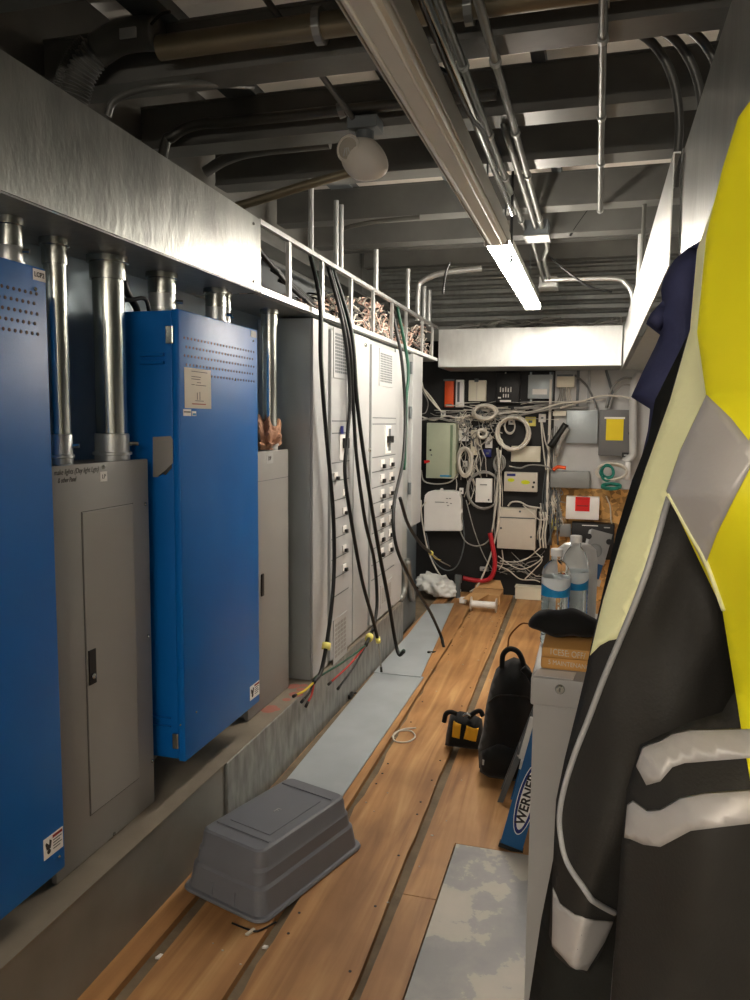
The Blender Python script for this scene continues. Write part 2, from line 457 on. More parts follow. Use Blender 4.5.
JY = [(1.20, 'joist above the photographer, out of the top of the photo'), (1.83, 'steel joist right at the top edge, behind the big pipe'),
      (2.45, 'steel joist under which the big brown pipe and flexible conduit run'), (3.06, 'steel joist just in front of the emergency light'),
      (3.60, 'steel joist just behind the emergency light'), (4.37, 'steel joist over the end of the dark fluorescent fixture'),
      (4.99, 'steel joist above the start of the lit fluorescent tubes')]
for y, lb in JY: joist(y, -1.93 if y < 3.5 else -1.86, 0.64, lb)
for y, lb in ((5.66, 'shallow joist above the middle of the lit tubes'), (6.30, 'shallow joist above the far end of the lit tubes')):
    joist(y, -1.9, 0.64, lb, 2.86, 0.13, 0.09)
# a girder running along the room over the left wireway, and two cross struts
bm = NB(); box(bm, -1.99, -1.95, -1.2, 6.4, 2.62, 3.2); box(bm, -1.99, -1.84, -1.2, 6.4, 2.60, 2.62)
o = tag(fin(bm, 'girder', 'steel_beam'), 'long steel girder along the left wall carrying the joist ends', 'beam'); o['kind'] = 'structure'
for i, (x, lb) in enumerate(((-1.52, 'dark steel purlin over the left wireway'), (-0.86, 'dark steel purlin above the emergency light'), (-0.74, 'dark steel purlin beside the pale roof patches'), (-0.28, 'dark steel purlin above the pair of conduits'), (0.36, 'dark steel purlin above the right wireway'))):
    bm = NB(); box(bm, x, x + (0.13 if i == 0 else 0.05), -1.2, 5.0, 2.922, 2.965); o = tag(fin(bm, 'purlin', 'gear_dark'), lb, 'beam', 'purlins under the roof deck'); o['kind'] = 'structure'

# ================================================================== WIREWAYS
XF = -1.32
t = thing('wireway', 'long galvanized wireway box above the blue enclosures', 'wireway', (-1.47, 1.2, 2.11))
bm = NB(); prism(bm, [Vector((XF, y_, z_)) for y_, z_ in ((-1.3, 2.112), (2.93, 2.112), (2.93, 2.388), (1.45, 2.42), (-1.3, 2.45))], (0.004, 0, 0)); prism(bm, [Vector((XF - 0.014, y_, z_)) for y_, z_ in ((2.93, 2.388), (2.93, 2.391), (1.45, 2.423), (-1.3, 2.453), (-1.3, 2.45), (1.45, 2.42))], (0.018, 0, 0)); fin(bm, 'front_cover', 'galv', t)
bm = NB(); box(bm, -1.615, XF - 0.001, -1.3, 2.93, 2.108, 2.112); fin(bm, 'bottom_plate', 'galv_dull', t)
bm = NB(); box(bm, -1.615, -1.611, -1.3, 2.93, 2.113, 2.392); fin(bm, 'back_plate', 'galv_dull', t)
bm = NB(); lathe(bm, [(0.006, 0), (0.006, 0.004), (0.003, 0.006)], (XF + 0.004, 2.86, 2.14), 8, Vector((1, 0, 0))); lathe(bm, [(0.006, 0), (0.006, 0.004)], (XF + 0.004, 2.86, 2.36), 8, Vector((1, 0, 0))); fin(bm, 'screws', 'conduit', t)

t = thing('cable_ladder', 'open wireway with its cover off showing rungs and tangled wires above the switchgear', 'cable tray', (-1.47, 4.7, 2.11))
bm = NB(); box(bm, XF - 0.025, XF + 0.004, 2.934, 6.53, 2.108, 2.132); fin(bm, 'side_rail', 'galv_bright', t)
bm = NB(); box(bm, XF - 0.02, XF + 0.004, 2.934, 6.53, 2.376, 2.396); fin(bm, 'side_rail', 'galv_bright', t)
bm = NB(); box(bm, -1.615, XF - 0.026, 2.934, 6.53, 2.104, 2.107); fin(bm, 'bottom_plate', 'galv_dull', t)
bm = NB(); box(bm, -1.617, -1.612, 2.934, 6.53, 2.108, 2.39); fin(bm, 'back_plate', 'gear_dark', t)
for px, py in ((290, 240), (323, 262), (352, 280), (374, 293), (393, 305), (407, 315), (423, 325), (433, 330)):
    y = ax(px, py, XF).y
    bm = NB(); box(bm, XF - 0.015, XF + 0.002, y - 0.014, y + 0.014, 2.133, 2.375); fin(bm, 'rung', 'galv_bright', t)
# tangled wires in the open wireway
bm = NB(); mats = ['wire_pink', 'cable_white', 'black_rubber', 'cable_grey']
for k in range(520):
    y0 = R(3.0, 6.4) if k > 60 else R(2.95, 4.4)
    fill = min(1, max(0.12, (y0 - 3.0) / 1.6)); L_ = R(0.15, 0.5); zt = 2.12 + 0.20 * fill
    curly = y0 > 3.9
    p = []; x = R(-1.56, -1.352); z = R(2.118, zt); y = y0
    for j in range(5):
        p.append((max(-1.6, min(-1.352, x)), max(2.945, min(6.5, y)), max(2.116, z)))
        y += L_ / 4 * (R(-0.4, 1.2) if curly else 1); x += R(-0.06, 0.06); z = min(zt + 0.03, z + R(-0.06, 0.06)) if curly else z - R(-0.01, 0.02)
    nf = len(bm.faces); tube(bm, p, R(0.0035, 0.0055), 5, 4)
    bm.faces.ensure_lookup_table()
    mi = random.choice([0, 0, 1, 1, 3, 2] if curly else [2, 2, 0, 3])
    for f in bm.faces[nf:]: f.material_index = mi
tag(fin(bm, 'tangled_wire', mats, smooth=True), 'tangle of pink, white and black wires filling the open wireway', 'wires', kind='stuff')

for i in range(5):
    y0 = 2.96 + 0.16 * i; bm = NB(); tube(bm, [(-1.40 - 0.03 * i, y0, 2.36 - 0.02 * i), (-1.37 - 0.03 * i, y0 + 0.2, 2.26), (-1.37 - 0.02 * i, y0 + 0.5, 2.19), (-1.36 - 0.02 * i, y0 + 0.85, 2.15)], 0.010, 8, 6)
    tag(fin(bm, 'power_cable', 'black_rubber', smooth=True), ('first', 'second', 'third', 'fourth', 'fifth')[i] + ' thick black cable sloping through the open wireway, counted from the near end', 'cable', 'thick cables in the open wireway')
t = thing('wireway', 'galvanized wireway box crossing the room above the back wall equipment', 'wireway', (-0.58, 6.8, 2.06))
bm = NB(); box(bm, XF + 0.006, 0.168, 6.55, 6.554, 2.062, 2.372); fin(bm, 'front_cover', 'galv_bright', t)
bm = NB(); box(bm, XF + 0.006, 0.168, 6.555, 7.13, 2.058, 2.062); fin(bm, 'bottom_plate', 'galv_dull', t)
bm = NB(); box(bm, XF + 0.006, 0.168, 6.555, 7.13, 2.372, 2.376); fin(bm, 'top_plate', 'galv_dull', t)
XR = 0.18; XN = 0.206
t = thing('wireway', 'galvanized wireway box along the right wall above the hanging jackets', 'wireway', (0.4, 3.2, 2.05))
bm = NB(); box(bm, XR, XR + 0.004, 2.42, 6.9, 2.05, 2.36); box(bm, XR, XR + 0.02, 2.42, 6.9, 2.36, 2.364); fin(bm, 'front_cover', 'galv_bright', t)
bm = NB(); box(bm, XN, XN + 0.004, -1.3, 1.16, 2.05, 2.36); box(bm, XN, XN + 0.004, 1.16, 2.44, 1.72, 2.36); fin(bm, 'front_cover', 'galv', t)
bm = NB(); box(bm, XN + 0.005, 0.655, -1.3, 6.9, 2.046, 2.05); fin(bm, 'bottom_plate', 'galv_dull', t)

# ================================================================== LEFT WALL ENCLOSURES
def xtext(s, y, z, size, mat, parent, x, **k): return text(s, (x, y, z), (0, 1, 0), (0, 0, 1), size, mat, parent, **k)
def screw(parent, x, y, z, r=0.007, name='screw'):
    bm = NB(); lathe(bm, [(r, 0), (r, r * 0.5), (r * 0.5, r)], (x, y, z), 10, Vector((1, 0, 0))); return fin(bm, name, 'conduit', parent, True)
def warning(parent, y0, y1, z0, z1, x):
    bm = NB(); box(bm, x, x + 0.001, y0, y1, z0, z1); lab = fin(bm, 'warning_label', 'white_paper', parent)
    x += 0.001; w = y1 - y0; h = z1 - z0
    bm = NB(); box(bm, x, x + 0.0006, y0 + w * 0.46, y1 - w * 0.04, z0 + h * 0.80, z1 - h * 0.07); fin(bm, 'red_band', 'ink_red', lab)
    bm = NB()
    lathe(bm, [(w * 0.09, 0), (w * 0.09, 0.0006)], (x, y0 + w * 0.25, z0 + h * 0.28), 12, Vector((1, 0, 0)))
    prism(bm, [(x, y0 + w * a, z0 + h * b) for a, b in ((0.14, 0.40), (0.34, 0.40), (0.40, 0.74), (0.30, 0.84), (0.27, 0.6), (0.13, 0.78), (0.08, 0.72))], (0.0006, 0, 0))
    fin(bm, 'hand_symbol', 'ink', lab)
    bm = NB()
    for k in range(4): box(bm, x, x + 0.0006, y0 + w * 0.48, y0 + w * (0.92 - 0.08 * (k % 2)), z0 + h * (0.66 - 0.14 * k), z0 + h * (0.70 - 0.14 * k))
    fin(bm, 'print_lines', 'ink', lab); return lab

def enclosure(label, x1, y0, y1, z0, z1, x0=-1.62, rows=5, hz=None, hpitch=0.0165, vents=True, hole_rows_z=None):
    t = thing('electrical_enclosure', label, 'electrical enclosure', ((x0 + x1) / 2, (y0 + y1) / 2, z0))
    bm = NB(); box(bm, x0, x1 - 0.03, y0, y1, z0, z1, 0.004); body = fin(bm, 'body', 'blue', t, auto=30)
    bm = NB(); box(bm, x1 - 0.029, x1, y0 - 0.004, y1 + 0.004, z0 - 0.006, z1 + 0.004, 0.006); cov = fin(bm, 'front_cover', 'blue', t, auto=30)
    bm = NB()
    for r in range(rows):
        z = hole_rows_z[0] - r * hole_rows_z[1]; y = y1 - 0.035 - (hpitch / 2 if r % 2 else 0)
        while y > y0 + 0.03:
            lathe(bm, [(0.0046, 0), (0.0046, 0.0008)], (x1, y, z), 8, Vector((1, 0, 0))); y -= hpitch
    o = fin(bm, 'vent_holes', 'black', cov); o['kind'] = 'stuff'
    return t, body, cov
# left one, at the edge of the photo
E1X = -1.345
t, body, cov = enclosure('tall blue enclosure marked LCP2 at the left edge of the photo', E1X, 0.98, 1.688, 0.392, 1.968, hole_rows_z=(1.905, 0.0245), hpitch=0.0195)
p = ax(39, 276, E1X)
bm = NB(); box(bm, E1X, E1X + 0.001, p.y - 0.022, p.y + 0.022, 1.938, 1.966); lb = fin(bm, 'name_label', 'white_paper', cov)
xtext('LCP2', p.y, 1.952, 0.0165, 'ink', lb, E1X + 0.001, bold=0.02)
p = ax(35, 289, E1X); screw(cov, E1X, p.y, p.z, 0.005)
a, b = ax(44, 861, E1X), ax(44, 840, E1X)
warning(cov, a.y, 1.683, a.z, b.z, E1X)
p = ax(59, 854, E1X); screw(cov, E1X, p.y, p.z - 0.006, 0.004)
# right one
E2X = -1.322
t, body, cov = enclosure('blue enclosure with a paper data sheet on its front, standing proud beside the grey panelboard', E2X, 2.298, 2.905, 0.428, 1.954, hole_rows_z=(1.868, 0.029), hpitch=0.0235)
a, b = ax(184, 367, E2X), ax(211, 409, E2X)
bm = NB(); box(bm, E2X, E2X + 0.0012, a.y, b.y, b.z, a.z, 0.0004)
lb = fin(bm, 'data_sheet', 'sticker_tan', cov)
bm = NB(); w = b.y - a.y; h = a.z - b.z
for k, (f0, f1, zz) in enumerate(((0.25, 0.85, 0.93), (0.25, 0.6, 0.80), (0.25, 0.58, 0.74), (0.45, 0.6, 0.66), (0.25, 0.36, 0.60), (0.4, 0.8, 0.595), (0.38, 0.7, 0.2))):
    box(bm, E2X + 0.0012, E2X + 0.0018, a.y + w * f0, a.y + w * f1, b.z + h * zz - 0.002, b.z + h * zz)
box(bm, E2X + 0.0012, E2X + 0.0018, a.y + w * .45, a.y + w * .465, b.z + h * .22, b.z + h * .4); box(bm, E2X + 0.0012, E2X + 0.0018, a.y + w * .55, a.y + w * .565, b.z + h * .22, b.z + h * .42)
fin(bm, 'print_lines', 'ink', lb)
bm = NB(); box(bm, E2X + 0.0012, E2X + 0.0018, a.y + w * .26, a.y + w * .78, b.z + h * .1, b.z + h * .125); fin(bm, 'red_print', 'ink_red', lb)
a, b = ax(183, 409, E2X), ax(191, 416, E2X); bm = NB(); box(bm, E2X, E2X + 0.001, a.y, b.y, b.z, a.z); s = fin(bm, 'sticker', 'white_paper', cov)
bm = NB(); box(bm, E2X + 0.001, E2X + 0.0016, a.y + 0.004, b.y - 0.004, (a.z + b.z) / 2, (a.z + b.z) / 2 + 0.004); fin(bm, 'print_lines', 'ink', s)
a, b = ax(192, 411, E2X), ax(196, 416, E2X); bm = NB(); box(bm, E2X, E2X + 0.001, a.y, b.y, b.z, a.z); s = fin(bm, 'sticker', 'white_paper', cov)
bm = NB(); box(bm, E2X + 0.001, E2X + 0.0016, a.y + 0.003, b.y - 0.003, b.z + 0.002, b.z + 0.009); fin(bm, 'print_lines', 'label_blue', s)
a, b = ax(250, 701, E2X), ax(250, 687, E2X); warning(cov, a.y, 2.903, a.z, b.z, E2X)
a, b = ax(251, 330, E2X), ax(257, 335, E2X); bm = NB(); box(bm, E2X, E2X + 0.001, 2.845, 2.895, 1.925, 1.95); fin(bm, 'name_label', 'cap_grey', cov)
for px, py in ((253, 341), (235, 380), (196, 712), (180, 725)): 
    p = ax(px, py, E2X); screw(cov, E2X, p.y, p.z, 0.004)
# side latches, louvres and the bare patch on the side facing the room's front
ys = 2.298
def sbox(px0, py0, px1, py1, d, mat, par, name, bev=0):
    a, b = ay(px0, py0, ys), ay(px1, py1, ys); bm = NB(); box(bm, min(a.x, b.x), max(a.x, b.x), ys - d, ys, min(a.z, b.z), max(a.z, b.z), bev); return fin(bm, name, mat, par)
l = sbox(167, 326, 175, 344, 0.014, 'conduit', body, 'latch', 0.003); 
l2 = sbox(174, 732, 180, 748, 0.014, 'conduit', body, 'latch', 0.003)
for py in (353, 361): sbox(141, py, 165, py + 3.2, 0.012, 'blue', body, 'louvre', 0.002)
for py in (715, 723): sbox(152, py, 172, py + 3.2, 0.012, 'blue', body, 'louvre', 0.002)
bm = NB(); prism(bm, [ay(px, py, ys - 0.0002) for px, py in ((153, 437), (171, 436), (173, 440), (173, 463), (166, 470), (158, 477), (153, 477))], (0, -0.0008, 0)); fin(bm, 'bare_patch', 'panel_grey', body)
bm = NB(); prism(bm, [ay(px, py, ys - 0.001) for px, py in ((157, 477), (165, 471), (172, 464), (172, 468), (166, 475), (163, 474))], (0, -0.002, 0)); fin(bm, 'peeling_tape', 'conduit', body)
bm = NB(); tube(bm, [(-1.5, 2.36, 0.43), (-1.5, 2.36, 0.396)], 0.012, 10); lathe(bm, [(0.02, 0), (0.02, 0.012)], (-1.5, 2.36, 0.385), 6); fin(bm, 'anchor_bolt', 'gear_dark', t)

# grey panelboards
def panelboard(label, x1, y0, y1, z0, z1):
    t = thing('panelboard', label, 'panelboard', ((x1 - 1.62) / 2, (y0 + y1) / 2, z0))
    bm = NB(); box(bm, -1.618, x1 - 0.02, y0 + 0.012, y1 - 0.012, z0 + 0.006, z1 - 0.006); body = fin(bm, 'body', 'panel_grey', t)
    bm = NB(); box(bm, x1 - 0.0195, x1, y0, y1, z0, z1, 0.004); cov = fin(bm, 'front_cover', 'panel_grey', t, auto=30)
    return t, cov
PX = -1.41
t, cov = panelboard('grey panelboard with handwriting along its top, between the two blue enclosures', PX, 1.735, 2.238, 0.296, 1.470)
a, b = ax(81, 512, PX), ax(88, 815, PX); z1 = ax(81, 512, PX).z; z0 = ax(89, 817, PX).z; y0 = a.y; y1 = ax(133, 510, PX).y
bm = NB()
g = 0.0015
for q in ((y0, y0 + g, z0, z1), (y1 - g, y1, z0, z1), (y0, y1, z0, z0 + g), (y0, y1, z1 - g, z1)): box(bm, PX, PX + 0.0006, *q)
fin(bm, 'door_gap', 'ink', cov)
bm = NB(); box(bm, PX, PX + 0.003, y0 + 0.003, y1 - 0.003, z0 + 0.003, z1 - 0.003, 0.001); door = fin(bm, 'door', 'panel_grey', cov)
a, b = ax(87, 651, PX), ax(95, 682, PX)
bm = NB(); box(bm, PX + 0.0032, PX + 0.007, a.y, b.y, b.z, a.z, 0.001); lt = fin(bm, 'latch', 'black', door)
bm = NB(); lathe(bm, [(0.009, 0), (0.009, 0.004), (0.006, 0.007)], (PX + 0.007, (a.y + b.y) / 2, b.z + 0.025), 12, Vector((1, 0, 0))); fin(bm, 'lock', 'conduit', lt, True)
for px, py in ((103, 467), (145, 504), (148, 636), (152, 761), (114, 834)):
    p = ax(px, py, PX); screw(cov, PX, min(p.y, 2.23), p.z, 0.006)
a, b = ax(100, 472, PX), ax(107, 481, PX); bm = NB(); box(bm, PX, PX + 0.001, a.y, b.y, b.z, a.z); s = fin(bm, 'name_label', 'white_paper', cov); xtext('LP', (a.y + b.y) / 2, (a.z + b.z) / 2, 0.018, 'ink', s, PX + 0.001)
a = ax(77, 471, PX); xtext('make lights (Day light Lgts)', a.y, a.z, 0.021, 'ink', cov, PX, name='handwriting', shear=0.25, stretch=0.86)
a = ax(67, 480, PX); xtext('& other Panel', a.y, a.z, 0.020, 'ink', cov, PX, name='handwriting', shear=0.25, stretch=0.7)
t, cov = panelboard('narrow grey panelboard with crumpled brown paper on top, behind the right blue enclosure', PX, 2.98, 3.445, 0.296, 1.462)
a, b = ax(266, 454, PX), ax(273, 463, PX); bm = NB(); box(bm, PX, PX + 0.001, a.y, b.y, b.z, a.z); s = fin(bm, 'name_label', 'cap_grey', cov); xtext('DP', (a.y + b.y) / 2, (a.z + b.z) / 2, 0.026, 'ink', s, PX + 0.001)
zz = ax(270, 480, PX).z; bm = NB(); box(bm, PX, PX + 0.001, 2.99, 3.44, zz, zz + 0.0025); fin(bm, 'door_gap', 'gear_dark', cov)
p = ax(262, 585, PX); bm = NB(); box(bm, PX, PX + 0.006, p.y - 0.012, p.y + 0.012, p.z - 0.05, p.z + 0.05, 0.002); fin(bm, 'latch', 'black', cov)
# crumpled brown paper
bm = NB(); c = Vector((-1.475, 3.32, 1.463))
bmesh.ops.create_icosphere(bm, subdivisions=4, radius=1)
for v in bm.verts:
    n = v.co.copy(); k = 1 + 0.30 * math.sin(9 * n.x + 4 * n.z) * math.sin(8 * n.y - 3 * n.z) + R(-0.05, 0.05)
    v.co = c + Vector((n.x * 0.06 * k, n.y * 0.12 * k, (n.z + 0.8) * 0.075 * k))
    if v.co.z < c.z + 0.001: v.co.z = c.z + 0.001
tag(fin(bm, 'crumpled_paper', 'paper_brown'), 'crumpled brown paper lying on the narrow grey panelboard', 'paper')

# conduits standing on the enclosures
def riser(label, x, y, r, z0, z1, coupling=True, group='steel conduits rising from the enclosures'):
    t = thing('conduit', label, 'conduit', (x, y, z0), group)
    bm = NB(); tube(bm, [(x, y, z0), (x, y, z1)], r, 24); fin(bm, 'pipe', 'conduit', t, auto=40)
    if coupling:
        bm = NB(); lathe(bm, [(r * 1.12, 0.0), (r * 1.12, 0.018), (r * 1.25, 0.02), (r * 1.25, 0.028), (r * 1.1, 0.03), (r * 1.1, 0.085), (r * 1.02, 0.088)], (x, y, z0), 24); cp = fin(bm, 'connector', 'galv_bright', t, auto=40)
        bm = NB(); tube(bm, [(x + r, y + r * 0.5, z0 + 0.055), (x + r * 1.5, y + r * 0.75, z0 + 0.055)], 0.007, 8); fin(bm, 'set_screw', 'conduit', cp)
    bm = NB(); lathe(bm, [(r * 1.15, 0.0), (r * 1.15, 0.05), (r * 1.32, 0.052), (r * 1.32, 0.072)], (x, y, z1 - 0.073), 24); fin(bm, 'top_connector', 'conduit', t, auto=40)
    return t
p = ax(111, 400, -1.5); riser('fat bright steel conduit standing on the handwritten grey panelboard', -1.5, p.y, 0.049, 1.465, 2.107)
p = ax(59, 400, -1.5); riser('steel conduit half hidden behind the blue enclosure marked LCP2', -1.5, p.y, 0.031, 1.465, 2.107)
p = ax(162, 290, -1.48); riser('steel conduit stub on top of the right blue enclosure, nearest of three', -1.48, p.y, 0.042, 1.955, 2.107)
p = ax(218, 300, -1.44); riser('steel conduit stub on top of the right blue enclosure, middle of three', -1.45, p.y, 0.036, 1.955, 2.107)
p = ax(238, 315, -1.44); riser('small steel conduit stub on top of the right blue enclosure, farthest of three', -1.45, 2.875, 0.022, 1.955, 2.107)
p = ax(268, 380, -1.46); riser('bright steel conduit standing behind the crumpled brown paper', -1.46, p.y + 0.02, 0.033, 1.462, 2.103)
bm = NB(); tube(bm, [ax(x, y, -1.5) for x, y in ((122, 270), (126, 290), (132, 300), (137, 310), (137, 322))], 0.012, 8, 5); tag(fin(bm, 'flexible_conduit', 'black_rubber', smooth=True), 'black flexible conduit dropping beside the fat steel conduit', 'conduit')
bm = NB(); tube(bm, [(-1.56, 2.2, 2.1), (-1.5, 2.24, 1.99), (-1.47, 2.33, 2.0), (-1.47, 2.36, 1.96)], 0.007, 8, 5); tag(fin(bm, 'flexible_conduit', 'black_rubber', smooth=True), 'thin black cable curving onto the top of the right blue enclosure', 'cable')
# conduit down from LCP2's top
p = ax(12, 250, -1.45); riser('short conduit between the enclosure marked LCP2 and the wireway', -1.46, p.y, 0.03, 1.969, 2.107)

# ================================================================== SWITCHGEAR
GX = -1.33
def gz(px, py): return ax(px, py, GX)
def gbox(px0, py0, px1, py1, d, mat, par, name, bev=0.0, d0=0.0, ymid=None):
    "box on the gear front, corners taken at its left and right edge"
    a, b = gz(px0, py0), gz(px0, py1); c = gz(px1, py0)
    bm = NB(); box(bm, GX + d0, GX + d0 + d, min(a.y, c.y), max(a.y, c.y), min(a.z, b.z), max(a.z, b.z), bev); return fin(bm, name, mat, par)
def breaker(par, y, z, w=0.06, h=0.035, big=False):
    bm = NB(); box(bm, GX + 0.012, GX + 0.018, y - w / 2, y + w / 2, z - h / 2, z + h / 2, 0.002); b = fin(bm, 'breaker', 'white_plastic', par)
    bm = NB(); box(bm, GX + 0.018, GX + 0.034, y - w * .12, y + w * .30, z - h * .62, z - h * .1, 0.002); fin(bm, 'handle', 'black', b)
    return b
def section(label, y0, y1, pan0, pan1, z0=0.296, z1=2.09):
    t = thing('switchgear_cabinet', label, 'switchgear', ((GX - 1.62) / 2, (y0 + y1) / 2, z0), 'switchgear line-up')
    bm = NB(); box(bm, -1.618, GX - 0.012, y0 + 0.003, y1 - 0.003, z0, z1); fin(bm, 'body', 'gear_side', t)
    bm = NB(); box(bm, GX - 0.0115, GX, y0 + 0.006, pan0 - 0.012, z0 + 0.01, z1, 0.003); fin(bm, 'trim_panel', 'gear_grey', t)
    bm = NB(); box(bm, GX - 0.0115, GX, pan1 + 0.012, y1 - 0.006, z0 + 0.01, z1, 0.003); fin(bm, 'trim_panel', 'gear_grey', t)
    bm = NB(); box(bm, GX - 0.0115, GX + 0.012, pan0, pan1, z0 + 0.03, z1 - 0.03, 0.003); d = fin(bm, 'breaker_panel', 'gear_grey', t)
    return t, d
def grille(par, y0, y1, z0, z1, mat='gear_dark', nx=6, nz=12):
    bm = NB(); box(bm, GX + 0.012, GX + 0.016, y0 - 0.02, y1 + 0.02, z0 - 0.025, z1 + 0.025, 0.001); g = fin(bm, 'vent_plate', 'gear_grey', par)
    bm = NB(); sy = (y1 - y0) / nx; sz = (z1 - z0) / nz
    for i in range(nx):
        for j in range(nz):
            box(bm, GX + 0.016, GX + 0.0166, y0 + sy * (i + 0.1), y0 + sy * (i + 0.86), z0 + sz * (j + 0.15), z0 + sz * (j + 0.85))
    fin(bm, 'vent_slots', mat, g)
def seam(par, y0, y1, z): 
    bm = NB(); box(bm, GX + 0.012, GX + 0.0128, y0, y1, z - 0.003, z + 0.003); fin(bm, 'seam', 'gear_dark', par)
# section one
t, d = section('first switchgear cabinet, nearest, with single-column breakers behind the black cables', 3.56, 4.22, 3.80, 4.12)
grille(d, gz(331, 340).y + 0.02, 4.06, gz(338, 374).z, gz(338, 334).z, nx=7)
zs = [gz(338, y).z for y in (421, 433, 462, 480, 499, 517, 536, 556, 575, 593)]
for z in zs: seam(d, 3.81, 4.11, z)
bm = NB(); box(bm, GX + 0.012, GX + 0.018, 3.93, 4.03, zs[2] + 0.01, zs[1] - 0.01, 0.002); mb = fin(bm, 'main_breaker', 'white_plastic', d)
bm = NB(); box(bm, GX + 0.018, GX + 0.04, 3.97, 4.03, gz(340, 446).z - 0.012, gz(340, 438).z, 0.003); fin(bm, 'handle', 'black', mb)
bm = NB(); box(bm, GX + 0.018, GX + 0.019, 3.935, 3.985, gz(339, 432).z - 0.01, gz(339, 426).z, 0); fin(bm, 'name_label', 'blue_dev', mb)
breaker(d, 3.87, (zs[2] + zs[3]) / 2 - 0.02)
for k in (4, 5, 6, 7, 8): breaker(d, 4.02, (zs[k] + zs[k - 1]) / 2 - 0.02)
grille(d, 3.86, 4.06, gz(340, 652).z, gz(340, 618).z, 'panel_grey', 4, 8)
# section two
t, d = section('second switchgear cabinet with two columns of breakers, left of the green cable', 4.225, 5.42, 4.55, 5.16)
grille(d, gz(378, 360).y, gz(390, 360).y, gz(384, 383).z, gz(384, 354).z, nx=8)
zs = [gz(382, y).z for y in (418, 424, 456, 470, 485, 500, 514, 528, 543, 558, 572)]
for z in zs: seam(d, 4.57, 5.14, z)
bm = NB(); box(bm, GX + 0.012, GX + 0.018, 4.86, 5.0, zs[2] + 0.015, zs[1] - 0.01, 0.002); mb = fin(bm, 'main_breaker', 'white_plastic', d)
bm = NB(); box(bm, GX + 0.018, GX + 0.045, 4.89, 4.97, gz(384, 443).z, gz(384, 436).z, 0.003); fin(bm, 'handle', 'black', mb)
bm = NB(); box(bm, GX + 0.018, GX + 0.019, 4.93, 4.99, zs[2] + 0.03, zs[1] - 0.03); fin(bm, 'data_strip', 'gear_dark', mb)
for k in range(2, 9):
    z = (zs[k] + zs[k + 1]) / 2
    for yy in (4.80, 5.02): breaker(d, yy, z, 0.09, 0.05)
grille(d, gz(379, 600).y, gz(389, 590).y, gz(384, 600).z, gz(384, 585).z, 'panel_grey', 4, 8)
for px, py in ((367, 450), (363, 345)):
    p = gz(px, py); bm = NB(); lathe(bm, [(0.012, 0), (0.012, 0.008), (0.006, 0.012)], (GX + 0.012, p.y, p.z), 10, Vector((1, 0, 0))); fin(bm, 'knob', 'conduit', t, True)
# narrow end section: shallower, ends above the floor
t = thing('switchgear_cabinet', 'narrow pale cabinet at the far end of the switchgear, ending above the floor', 'switchgear', (-1.47, 5.75, 0.75), 'switchgear line-up')
bm = NB(); box(bm, -1.618, GX - 0.03, 5.44, 5.68, 0.296, 2.095); fin(bm, 'body', 'gear_side', t)
bm = NB(); box(bm, -1.60, GX + 0.0, 5.69, 6.02, 0.80, 2.10, 0.004); fin(bm, 'front_cover', 'gear_grey', t)
for z in (1.95, 1.62, 1.05): 
    bm = NB(); tube(bm, [(GX - 0.015, 5.685, z), (GX - 0.015, 5.685, z + 0.09)], 0.012, 8); fin(bm, 'hinge', 'gear_dark', t)
bm = NB(); box(bm, -1.60, -1.36, 5.44, 6.02, 0.0, 0.296); tag(fin(bm, 'cable_vault', 'gear_dark'), 'dark cable pit box on the floor at the far end of the curb', 'box')
for i, pts in enumerate((((401, 560), (404, 572), (404, 590), (400, 600)), ((407, 560), (409, 580), (412, 600)))):
    bm = NB(); tube(bm, [ax(px, py, -1.33) for px, py in pts], 0.025, 10, 5); tag(fin(bm, 'flexible_conduit', 'galv_dull', smooth=True), ('curved grey conduit dropping below the narrow end cabinet, nearer one', 'curved grey conduit dropping below the narrow end cabinet, farther one')[i], 'conduit')

